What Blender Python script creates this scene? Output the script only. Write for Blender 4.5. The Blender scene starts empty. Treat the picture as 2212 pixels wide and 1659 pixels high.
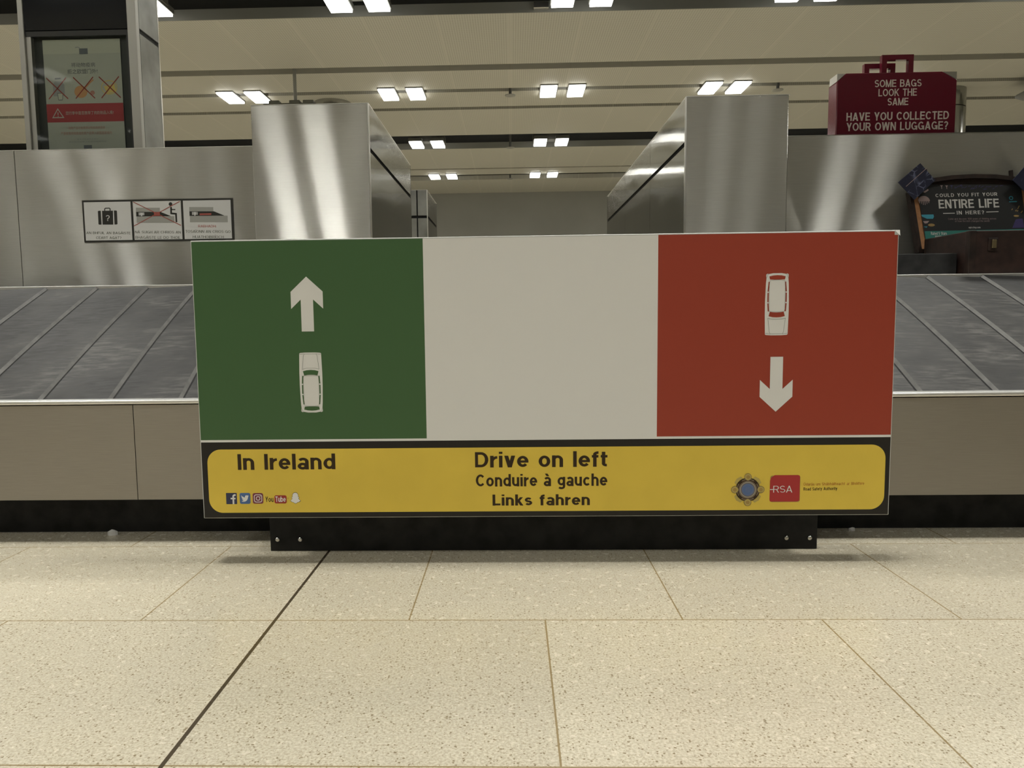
import bpy, bmesh, math, random
from mathutils import Vector, Matrix
from math import sin, cos, pi, radians

# ------------------------------------------------------------------ camera, world, exposure
SC = bpy.context.scene
COL = SC.collection
cam_data = bpy.data.cameras.new('camera')
cam = bpy.data.objects.new('camera', cam_data)
COL.objects.link(cam)
cam_data.sensor_width = 36.0
cam_data.lens = 36.0 * 1600.0 / 2212.0
cam_data.shift_x = 40.0 / 2212.0
cam_data.clip_start = 0.02
cam_data.clip_end = 200
cam.matrix_world = Matrix(((0.99959835, 0.00995747, 0.02653266, 0.0),
                           (0.02550850, 0.09176838, -0.99545361, 0.0),
                           (-0.01234706, 0.99573059, 0.09147752, 0.75),
                           (0, 0, 0, 1)))
SC.camera = cam
SC.view_settings.view_transform = 'Standard'
SC.view_settings.look = 'None'
SC.view_settings.gamma = 1.0
SC.view_settings.use_curve_mapping = False
SC.view_settings.exposure = 0.0
SC.cycles.max_bounces = 8
SC.cycles.sample_clamp_indirect = 4.0
world = bpy.data.worlds.new('world')
SC.world = world
world.use_nodes = True
world.node_tree.nodes['Background'].inputs[0].default_value = (0.9, 0.88, 0.8, 1)
world.node_tree.nodes['Background'].inputs[1].default_value = 0.02
BEAM = 14.0           # downward beam of every fixture, W
LAMP = 9.5           # emission of every square ceiling lamp

random.seed(7)

# ------------------------------------------------------------------ materials
def s2l(c):
    c = c / 255.0
    return c / 12.92 if c <= 0.04045 else ((c + 0.055) / 1.055) ** 2.4

def rgb(r, g, b):
    return (s2l(r), s2l(g), s2l(b), 1)

class NT:
    def __init__(self, name):
        self.m = bpy.data.materials.new(name)
        self.m.use_nodes = True
        self.t = self.m.node_tree
        self.b = self.t.nodes['Principled BSDF']
    def n(self, kind, **kw):
        x = self.t.nodes.new(kind)
        for k, v in kw.items():
            setattr(x, k, v)
        return x
    def l(self, a, b):
        self.t.links.new(a, b)
    def val(self, x):
        return x
    def math(self, op, a, b=None, c=None):
        x = self.n('ShaderNodeMath', operation=op)
        for i, v in enumerate((a, b, c)):
            if v is None:
                continue
            if isinstance(v, (int, float)):
                x.inputs[i].default_value = v
            else:
                self.l(v, x.inputs[i])
        return x.outputs[0]
    def mix(self, fac, a, b):
        x = self.n('ShaderNodeMix', data_type='RGBA')
        for sock, v in ((x.inputs[0], fac), (x.inputs[6], a), (x.inputs[7], b)):
            if isinstance(v, (int, float)):
                sock.default_value = v
            elif isinstance(v, tuple):
                sock.default_value = v
            else:
                self.l(v, sock)
        return x.outputs[2]
    def pos(self):
        return self.n('ShaderNodeNewGeometry').outputs['Position']
    def mapped(self, scale=(1, 1, 1), loc=(0, 0, 0)):
        x = self.n('ShaderNodeMapping')
        x.inputs['Scale'].default_value = scale
        x.inputs['Location'].default_value = loc
        self.l(self.pos(), x.inputs['Vector'])
        return x.outputs[0]
    def noise(self, vec, scale=1.0, detail=2.0, rough=0.5):
        x = self.n('ShaderNodeTexNoise')
        x.inputs['Scale'].default_value = scale
        x.inputs['Detail'].default_value = detail
        x.inputs['Roughness'].default_value = rough
        self.l(vec, x.inputs['Vector'])
        return x.outputs['Fac']
    def ramp(self, fac, lo, hi, a=0.0, b=1.0):
        x = self.n('ShaderNodeMapRange')
        x.inputs[1].default_value = lo
        x.inputs[2].default_value = hi
        x.inputs[3].default_value = a
        x.inputs[4].default_value = b
        self.l(fac, x.inputs[0])
        return x.outputs[0]
    def bump(self, h, strength, dist=0.01):
        x = self.n('ShaderNodeBump')
        x.inputs['Strength'].default_value = strength
        x.inputs['Distance'].default_value = dist
        self.l(h, x.inputs['Height'])
        self.l(x.outputs[0], self.b.inputs['Normal'])

def plain(name, col, rough=0.5, metal=0.0, spec=0.5, grain=0.0, gscale=60.0):
    k = NT(name)
    k.b.inputs['Roughness'].default_value = rough
    k.b.inputs['Metallic'].default_value = metal
    k.b.inputs['Specular IOR Level'].default_value = spec
    if grain:
        f = k.noise(k.pos(), gscale, 3)
        d = tuple(max(0.0, c * (1 - grain)) for c in col[:3]) + (1,)
        u = tuple(min(1.0, c * (1 + grain)) for c in col[:3]) + (1,)
        k.l(k.mix(k.ramp(f, 0.3, 0.7), d, u), k.b.inputs['Base Color'])
    else:
        k.b.inputs['Base Color'].default_value = col
    return k.m

def steel(name, col, rough=0.2, groove=0.5, ripple=0.0, rscale=(1, 1, 1), grain=0.05, axis=2, metal=1.0):
    """brushed stainless sheet: fine level scratches tip the surface up and down, so lights smear into upright streaks"""
    k = NT(name)
    k.b.inputs['Metallic'].default_value = metal
    fine = k.noise(k.mapped((4, 4, 220)), 3.0, 3)
    k.l(k.mix(k.ramp(fine, 0.3, 0.7), tuple(c * (1 - grain) for c in col[:3]) + (1,),
              tuple(min(1, c * (1 + grain)) for c in col[:3]) + (1,)), k.b.inputs['Base Color'])
    k.l(k.ramp(k.noise(k.mapped((1, 1, 1)), 2.5, 2), 0.3, 0.7, rough * 0.9, rough * 1.1), k.b.inputs['Roughness'])
    nrm = k.n('ShaderNodeNewGeometry').outputs['Normal']
    if ripple:
        bu = k.n('ShaderNodeBump'); bu.inputs['Strength'].default_value = ripple; bu.inputs['Distance'].default_value = 0.05
        k.l(k.noise(k.mapped(rscale), 2.0, 1.0), bu.inputs['Height'])
        nrm = bu.outputs[0]
    if groove:
        tot = None
        for i in range(3):
            wn = k.n('ShaderNodeTexWhiteNoise', noise_dimensions='3D')
            k.l(k.mapped((9173.0 + 311 * i, 7919.0, 15331.0 + 97 * i), (3.7 * i, 1.3, 2.1)), wn.inputs['Vector'])
            c = k.math('SUBTRACT', wn.outputs['Value'], 0.5)
            tot = c if tot is None else k.math('ADD', tot, c)
        cb = k.n('ShaderNodeCombineXYZ'); k.l(k.math('MULTIPLY', tot, groove), cb.inputs[axis])
        ad = k.n('ShaderNodeVectorMath', operation='ADD'); k.l(nrm, ad.inputs[0]); k.l(cb.outputs[0], ad.inputs[1])
        no = k.n('ShaderNodeVectorMath', operation='NORMALIZE'); k.l(ad.outputs[0], no.inputs[0])
        nrm = no.outputs[0]
    k.l(nrm, k.b.inputs['Normal'])
    return k.m

M = {}
M['steel'] = steel('brushed_steel', (0.52, 0.515, 0.485, 1), 0.075, 1.1, metal=0.72)
M['steel_side'] = steel('wavy_steel', (0.46, 0.46, 0.43, 1), 0.08, 0.95, 0.10, (1.0, 1.0, 1.5), axis=1)
M['steel_post'] = plain('post_steel', (0.44, 0.435, 0.40, 1), 0.38, 0.85)
M['steel_dull'] = plain('dull_steel', (0.26, 0.26, 0.24, 1), 0.36, 0.9, 0.5, 0.25, 5)
M['steel_face'] = steel('satin_face', (0.36, 0.335, 0.30, 1), 0.40, 0.4)
M['steel_column'] = plain('polished_column_steel', (0.42, 0.42, 0.40, 1), 0.18, 1.0)
M['rim'] = plain('satin_aluminium_rim', (0.80, 0.80, 0.78, 1), 0.32, 0.85)
M['edge'] = plain('bright_folded_edge', (0.75, 0.74, 0.70, 1), 0.28, 1.0)
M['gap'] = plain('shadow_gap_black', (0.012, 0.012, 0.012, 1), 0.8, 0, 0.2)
M['kick'] = plain('black_kickplate', (0.028, 0.028, 0.028, 1), 0.7, 0, 0.15, 0.3, 15)
M['board_edge'] = plain('board_edge_white', (0.55, 0.56, 0.54, 1), 0.4)
M['white'] = plain('print_white', (0.78, 0.78, 0.76, 1), 0.45, 0, 0.35)
M['green'] = plain('print_green', (0.058, 0.130, 0.050, 1), 0.45, 0, 0.35)
M['red'] = plain('print_red', (0.330, 0.050, 0.027, 1), 0.45, 0, 0.35)
M['black'] = plain('print_black', (0.016, 0.014, 0.012, 1), 0.45, 0, 0.35)
M['yellow'] = plain('print_yellow', (0.75, 0.55, 0.075, 1), 0.45, 0, 0.35, 0.05, 6)
M['ink'] = plain('print_dark_brown', (0.035, 0.020, 0.008, 1), 0.5, 0, 0.3)
M['line'] = plain('print_fine_line', (0.16, 0.18, 0.16, 1), 0.5, 0, 0.3)
M['screw'] = plain('zinc_screw', (0.75, 0.74, 0.72, 1), 0.25, 1.0)
M['navy'] = plain('print_navy', (0.030, 0.036, 0.085, 1), 0.5)
M['sky'] = plain('print_blue', (0.070, 0.145, 0.330, 1), 0.5)
M['plum'] = plain('print_plum', (0.200, 0.035, 0.060, 1), 0.5)
M['tubered'] = plain('print_signal_red', (0.330, 0.030, 0.022, 1), 0.5)
M['rsared'] = plain('print_crimson', (0.400, 0.025, 0.025, 1), 0.5)
M['orange'] = plain('print_orange', (0.47, 0.18, 0.02, 1), 0.5)
M['gold'] = plain('print_gold', (0.36, 0.24, 0.06, 1), 0.5)
M['paleg'] = plain('print_pale_gold', (0.46, 0.36, 0.10, 1), 0.5)
M['taupe'] = plain('print_taupe', (0.18, 0.13, 0.08, 1), 0.5)
M['badgeblue'] = plain('print_badge_blue', (0.10, 0.15, 0.29, 1), 0.5)
M['sticker'] = plain('sticker_white', (0.62, 0.62, 0.60, 1), 0.4)
M['stkblack'] = plain('sticker_black', (0.022, 0.022, 0.018, 1), 0.4)
M['stkgrey'] = plain('sticker_grey', (0.33, 0.33, 0.30, 1), 0.4)
M['stkred'] = plain('sticker_red', (0.36, 0.09, 0.07, 1), 0.4)
M['stktext'] = plain('sticker_text', (0.10, 0.11, 0.08, 1), 0.4)
M['maroon'] = plain('gloss_maroon', (0.108, 0.008, 0.020, 1), 0.16, 0, 0.6)
M['maroontext'] = plain('sign_cream_letters', (0.60, 0.52, 0.47, 1), 0.4)
M['paper'] = plain('poster_paper', (0.40, 0.405, 0.37, 1), 0.6)
M['paper_light'] = plain('poster_paper_light', (0.46, 0.46, 0.40, 1), 0.6)
M['postred'] = plain('poster_red', (0.33, 0.036, 0.045, 1), 0.6)
M['postdark'] = plain('poster_slate', (0.12, 0.13, 0.15, 1), 0.6)
M['postgrey'] = plain('poster_grey', (0.28, 0.29, 0.30, 1), 0.6)
M['postpink'] = plain('poster_faint_red', (0.40, 0.19, 0.16, 1), 0.6)
M['postorange'] = plain('poster_orange', (0.50, 0.26, 0.12, 1), 0.6)
M['postyellow'] = plain('poster_yellow', (0.60, 0.45, 0.15, 1), 0.6)
M['postcross'] = plain('poster_cross_red', (0.30, 0.055, 0.045, 1), 0.6)
M['darkglass'] = plain('dark_screen_glass', (0.010, 0.012, 0.016, 1), 0.12, 0, 0.5)
M['niche'] = plain('niche_dark', (0.035, 0.037, 0.038, 1), 0.6)
M['leather'] = plain('dark_leather', (0.020, 0.011, 0.008, 1), 0.5, 0, 0.4, 0.5, 25)
M['leather2'] = plain('worn_brown_leather', (0.024, 0.012, 0.009, 1), 0.5, 0, 0.4, 0.4, 25)
M['tan'] = plain('tan_lining', (0.44, 0.22, 0.10, 1), 0.7, 0, 0.3, 0.15, 40)
M['advert'] = plain('advert_black', (0.016, 0.017, 0.018, 1), 0.5)
M['advtext'] = plain('advert_white', (0.62, 0.61, 0.58, 1), 0.5)
M['advteal'] = plain('advert_teal', (0.03, 0.19, 0.16, 1), 0.5)
M['advaqua'] = plain('advert_aqua', (0.05, 0.30, 0.40, 1), 0.5)
M['advpurple'] = plain('advert_violet', (0.045, 0.035, 0.12, 1), 0.5)
M['advpink'] = plain('advert_pink_grey', (0.36, 0.27, 0.26, 1), 0.5)
M['advgold'] = plain('advert_gold', (0.33, 0.22, 0.08, 1), 0.5)
M['brass'] = plain('brass_latch', (0.35, 0.28, 0.16, 1), 0.35, 0.9)
M['housing'] = plain('lamp_housing_grey', (0.10, 0.10, 0.09, 1), 0.6)
M['duct'] = plain('duct_grey', (0.08, 0.082, 0.065, 1), 0.6)
M['void'] = plain('ceiling_void_dark', (0.06, 0.064, 0.068, 1), 0.9)
M['gray_metal'] = plain('painted_grey_metal', (0.22, 0.22, 0.20, 1), 0.5)
M['fascia'] = plain('grey_slot_fascia', (0.20, 0.20, 0.18, 1), 0.7)
M['backwall'] = plain('grey_back_wall', (0.24, 0.24, 0.225, 1), 0.7, 0, 0.3, 0.06, 0.8)
M['hallwall'] = plain('pale_hall_wall', (0.45, 0.43, 0.38, 1), 0.7)
M['scrap'] = plain('paper_scrap_white', (0.6, 0.6, 0.58, 1), 0.7)

k = NT('square_lamp_glow')
k.b.inputs['Base Color'].default_value = (0.9, 0.9, 0.85, 1)
k.b.inputs['Emission Color'].default_value = (1.0, 0.985, 0.925, 1)
k.b.inputs['Emission Strength'].default_value = LAMP
M['lamp'] = k.m

k = NT('clear_glass_pane')                    # thin clear pane: see-through with a weak mirror
tr = k.n('ShaderNodeBsdfTransparent'); tr.inputs[0].default_value = (0.93, 0.95, 0.93, 1)
gl = k.n('ShaderNodeBsdfGlossy'); gl.inputs['Roughness'].default_value = 0.03
mx = k.n('ShaderNodeMixShader'); mx.inputs[0].default_value = 0.004
k.l(tr.outputs[0], mx.inputs[1]); k.l(gl.outputs[0], mx.inputs[2])
k.l(mx.outputs[0], k.t.nodes['Material Output'].inputs['Surface'])
M['glass'] = k.m

# floor: polished agglomerate slabs 0.676 x 0.6 m in running bond, brown joints, one wide movement joint
k = NT('speckled_stone_tiles')
P = k.pos()
br = k.n('ShaderNodeTexBrick')
br.offset = 0.5; br.offset_frequency = 2; br.squash = 1.0
mp = k.n('ShaderNodeMapping')
mp.inputs['Location'].default_value = (-0.0735 + 0.676 * 40.5, -1.1725 + 0.6 * 40, 0)
k.l(P, mp.inputs['Vector']); k.l(mp.outputs[0], br.inputs['Vector'])
br.inputs['Scale'].default_value = 1.0
br.inputs['Mortar Size'].default_value = 0.0021
br.inputs['Mortar Smooth'].default_value = 0.15
br.inputs['Brick Width'].default_value = 0.676
br.inputs['Row Height'].default_value = 0.6
br.inputs['Color1'].default_value = (0.46, 0.46, 0.46, 1)
br.inputs['Color2'].default_value = (0.54, 0.54, 0.54, 1)
br.inputs['Mortar'].default_value = (0.5, 0.5, 0.5, 1)
joint = br.outputs['Fac']
sx = k.n('ShaderNodeSeparateXYZ'); k.l(P, sx.inputs[0])
wide = k.math('LESS_THAN', k.math('ABSOLUTE', k.math('ADD', sx.outputs[0], 0.6)), 0.0042)
big = k.noise(P, 7.0, 3)
mid = k.noise(P, 190.0, 2)
base = k.mix(k.ramp(mid, 0.36, 0.64), (0.39, 0.35, 0.262, 1), (0.545, 0.50, 0.392, 1))
base = k.mix(k.ramp(big, 0.3, 0.7, 0, 0.22), base, (0.43, 0.40, 0.33, 1))
def specks(scale, dens, rad, seed):
    v = k.n('ShaderNodeTexVoronoi', feature='F1')
    v.inputs['Scale'].default_value = scale
    wob = k.n('ShaderNodeMapping'); wob.inputs['Location'].default_value = (seed, seed * 2.3, 0.37)
    wob.inputs['Scale'].default_value = (1, 1, 0)
    k.l(P, wob.inputs['Vector'])
    add = k.n('ShaderNodeVectorMath', operation='ADD')
    nz = k.n('ShaderNodeTexNoise'); nz.inputs['Scale'].default_value = scale * 1.6
    k.l(wob.outputs[0], nz.inputs['Vector'])
    sc_ = k.n('ShaderNodeVectorMath', operation='SCALE'); sc_.inputs[3].default_value = 0.9 / scale
    k.l(nz.outputs['Color'], sc_.inputs[0])
    k.l(wob.outputs[0], add.inputs[0]); k.l(sc_.outputs[0], add.inputs[1])
    k.l(add.outputs[0], v.inputs['Vector'])
    sp = k.n('ShaderNodeSeparateColor'); k.l(v.outputs['Color'], sp.inputs[0])
    pick = k.math('LESS_THAN', sp.outputs[0], dens)
    rr = k.math('MULTIPLY', sp.outputs[1], rad)
    return k.math('MULTIPLY', pick, k.math('LESS_THAN', v.outputs['Distance'], rr))
base = k.mix(k.math('MULTIPLY', specks(175, 0.30, 0.46, 0.1), 0.8), base, (0.15, 0.11, 0.055, 1))
base = k.mix(k.math('MULTIPLY', specks(300, 0.34, 0.5, 3.1), 0.65), base, (0.24, 0.20, 0.12, 1))
bt = k.n('ShaderNodeMix', data_type='RGBA', blend_type='OVERLAY')
bt.inputs[0].default_value = 0.6
k.l(base, bt.inputs[6]); k.l(br.outputs['Color'], bt.inputs[7])
base = k.mix(k.math('MULTIPLY', joint, 0.85), bt.outputs[2], (0.20, 0.14, 0.055, 1))
base = k.mix(wide, base, (0.055, 0.042, 0.026, 1))
k.l(base, k.b.inputs['Base Color'])
k.b.inputs['Specular IOR Level'].default_value = 0.32
k.l(k.ramp(k.noise(P, 40.0, 3), 0.3, 0.7, 0.16, 0.30), k.b.inputs['Roughness'])
M['floor'] = k.m

# ceiling: perforated metal trays, plain margins every 0.8 m
k = NT('perforated_ceiling_tray')
P = k.pos()
sx = k.n('ShaderNodeSeparateXYZ'); k.l(P, sx.inputs[0])
px = k.math('SUBTRACT', k.math('FRACT', k.math('DIVIDE', sx.outputs[0], 0.028)), 0.5)
py = k.math('SUBTRACT', k.math('FRACT', k.math('DIVIDE', sx.outputs[1], 0.028)), 0.5)
dd = k.math('SQRT', k.math('ADD', k.math('MULTIPLY', px, px), k.math('MULTIPLY', py, py)))
hole = k.math('LESS_THAN', dd, 0.31)
mg = k.math('ABSOLUTE', k.math('SUBTRACT', k.math('FRACT', k.math('ADD', k.math('DIVIDE', sx.outputs[0], 0.804), 0.5)), 0.5))
hole = k.math('MULTIPLY', hole, k.math('GREATER_THAN', mg, 0.022))
col = k.mix(hole, (0.43, 0.42, 0.365, 1), (0.315, 0.305, 0.26, 1))
col = k.mix(k.math('LESS_THAN', mg, 0.003), col, (0.36, 0.34, 0.28, 1))
k.l(col, k.b.inputs['Base Color'])
k.b.inputs['Roughness'].default_value = 0.6
k.b.inputs['Specular IOR Level'].default_value = 0.3
M['tray'] = k.m

# worn rubber of the belt: scuffs along the direction of travel, with sheen painted into the pale tone
k = NT('scuff_sheen_rubber')
a = k.noise(k.mapped((6, 30, 30)), 2.0, 4, 0.6)
b_ = k.noise(k.mapped((2, 2, 2)), 1.7, 3)
f = k.math('MULTIPLY', k.ramp(a, 0.42, 0.66), k.ramp(b_, 0.40, 0.62))
k.l(k.mix(f, (0.017, 0.017, 0.017, 1), (0.075, 0.073, 0.068, 1)), k.b.inputs['Base Color'])
k.l(k.ramp(a, 0.3, 0.7, 0.45, 0.60), k.b.inputs['Roughness'])
k.bump(a, 0.15, 0.004)
k.b.inputs['Specular IOR Level'].default_value = 0.2
M['rubber'] = k.m
M['lip'] = plain('lit_plate_edge', (0.085, 0.083, 0.078, 1), 0.5, 0, 0.5, 0.3, 20)  # paler colour paints the light caught by each plate lip

# cards on the advert: dark blue night map with pale veins
k = NT('blue_map_print')
v = k.n('ShaderNodeTexVoronoi', feature='DISTANCE_TO_EDGE')
v.inputs['Scale'].default_value = 26
k.l(k.mapped((1, 1, 1)), v.inputs['Vector'])
veins = k.ramp(v.outputs['Distance'], 0.0, 0.07, 1, 0)
pat = k.math('MULTIPLY', veins, k.ramp(k.noise(k.pos(), 16, 3), 0.45, 0.65))
k.l(k.mix(pat, (0.012, 0.014, 0.035, 1), (0.20, 0.22, 0.34, 1)), k.b.inputs['Base Color'])
k.b.inputs['Roughness'].default_value = 0.4
M['map'] = k.m

# ------------------------------------------------------------------ mesh builder
ORG = {}

class MB:
    def __init__(self):
        self.v = []; self.f = []; self.mi = []; self.mats = []
    def _m(self, m):
        m = M[m] if isinstance(m, str) else m
        if m not in self.mats:
            self.mats.append(m)
        return self.mats.index(m)
    def poly(self, pts, m):
        i = len(self.v)
        self.v += [tuple(p) for p in pts]
        self.f.append(tuple(range(i, i + len(pts)))); self.mi.append(self._m(m))
        return self
    def box(self, x0, x1, y0, y1, z0, z1, m):
        i = len(self.v)
        self.v += [(x, y, z) for z in (z0, z1) for y in (y0, y1) for x in (x0, x1)]
        for q in ((0, 2, 3, 1), (4, 5, 7, 6), (0, 1, 5, 4), (2, 6, 7, 3), (0, 4, 6, 2), (1, 3, 7, 5)):
            self.f.append(tuple(i + a for a in q)); self.mi.append(self._m(m))
        return self
    def prism(self, pts, d, m, m_cap=None):
        """closed outline pts (3-D) swept by vector d"""
        n = len(pts); i = len(self.v)
        d = Vector(d)
        self.v += [tuple(p) for p in pts] + [tuple(Vector(p) + d) for p in pts]
        self.f.append(tuple(range(i, i + n))); self.mi.append(self._m(m_cap or m))
        self.f.append(tuple(range(i + 2 * n - 1, i + n - 1, -1))); self.mi.append(self._m(m_cap or m))
        for a in range(n):
            b = (a + 1) % n
            self.f.append((i + a, i + n + a, i + n + b, i + b)); self.mi.append(self._m(m))
        return self
    def tube(self, p0, p1, r0, m, r1=None, n=20, cap=True):
        p0 = Vector(p0); p1 = Vector(p1); r1 = r0 if r1 is None else r1
        ax = (p1 - p0).normalized()
        u = ax.orthogonal().normalized(); w = ax.cross(u)
        i = len(self.v)
        for p, r in ((p0, r0), (p1, r1)):
            for a in range(n):
                t = 2 * pi * a / n
                self.v.append(tuple(p + u * (r * cos(t)) + w * (r * sin(t))))
        for a in range(n):
            b = (a + 1) % n
            self.f.append((i + a, i + b, i + n + b, i + n + a)); self.mi.append(self._m(m))
        if cap:
            self.f.append(tuple(i + a for a in reversed(range(n)))); self.mi.append(self._m(m))
            self.f.append(tuple(i + n + a for a in range(n))); self.mi.append(self._m(m))
        return self
    def lathe(self, c, prof, m, n=24, axis='z'):
        """prof: list of (radius, offset along the axis)"""
        i = len(self.v)
        for r, h in prof:
            for a in range(n):
                t = 2 * pi * a / n
                if axis == 'z':
                    self.v.append((c[0] + r * cos(t), c[1] + r * sin(t), c[2] + h))
                else:
                    self.v.append((c[0] + r * cos(t), c[1] + h, c[2] + r * sin(t)))
        for j in range(len(prof) - 1):
            for a in range(n):
                b = (a + 1) % n
                q = (i + j * n + a, i + j * n + b, i + (j + 1) * n + b, i + (j + 1) * n + a)
                self.f.append(q); self.mi.append(self._m(m))
        self.f.append(tuple(i + a for a in range(n))); self.mi.append(self._m(m))
        self.f.append(tuple(i + (len(prof) - 1) * n + a for a in range(n))); self.mi.append(self._m(m))
        return self
    def build(self, name, parent=None, bevel=0.0, smooth=False, fix=True):
        org = Vector(ORG.get(parent.name, (0, 0, 0))) if parent else Vector((0, 0, 0))
        me = bpy.data.meshes.new(name)
        me.from_pydata([tuple(Vector(p) - org) for p in self.v], [], self.f)
        for m in self.mats:
            me.materials.append(m)
        for p, mi in zip(me.polygons, self.mi):
            p.material_index = mi
            p.use_smooth = smooth
        if fix:
            bm = bmesh.new(); bm.from_mesh(me)
            bmesh.ops.recalc_face_normals(bm, faces=bm.faces)
            bm.to_mesh(me); bm.free()
        me.update()
        uv = me.uv_layers.new(name='UVMap')
        for p in me.polygons:
            nx, ny, nz = (abs(c) for c in p.normal)
            for li in p.loop_indices:
                co = me.vertices[me.loops[li].vertex_index].co
                if ny >= nx and ny >= nz:
                    uv.data[li].uv = (co.x, co.z)
                elif nx >= nz:
                    uv.data[li].uv = (co.y, co.z)
                else:
                    uv.data[li].uv = (co.x, co.y)
        o = bpy.data.objects.new(name, me)
        COL.objects.link(o)
        if parent:
            o.parent = parent
        ORG[o.name] = tuple(org)
        if bevel:
            b = o.modifiers.new('bevel', 'BEVEL'); b.width = bevel; b.segments = 2; b.limit_method = 'ANGLE'
        return o

def tag(o, label, cat, group=None, kind=None):
    o['label'] = label; o['category'] = cat
    if group: o['group'] = group
    if kind: o['kind'] = kind
    return o

def thing(name, loc, label, cat, group=None):
    o = bpy.data.objects.new(name, None)
    COL.objects.link(o); o.location = loc
    o.empty_display_size = 0.1
    ORG[o.name] = tuple(loc)
    return tag(o, label, cat, group)

def struct(o, label=None, cat=None):
    o['kind'] = 'structure'
    if label: o['label'] = label
    if cat: o['category'] = cat
    return o

# ------------------------------------------------------------------ lettering: a grotesque drawn with strokes, cap height 1
def arc(cx, cy, rx, ry, a0, a1, n=14):
    return [(cx + rx * cos(radians(a0 + (a1 - a0) * i / n)), cy + ry * sin(radians(a0 + (a1 - a0) * i / n))) for i in range(n + 1)]

def para(x0, y0, x1, y1, t):
    return ('p', [(x0 - t / 2, y0), (x0 + t / 2, y0), (x1 + t / 2, y1), (x1 - t / 2, y1)])

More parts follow.
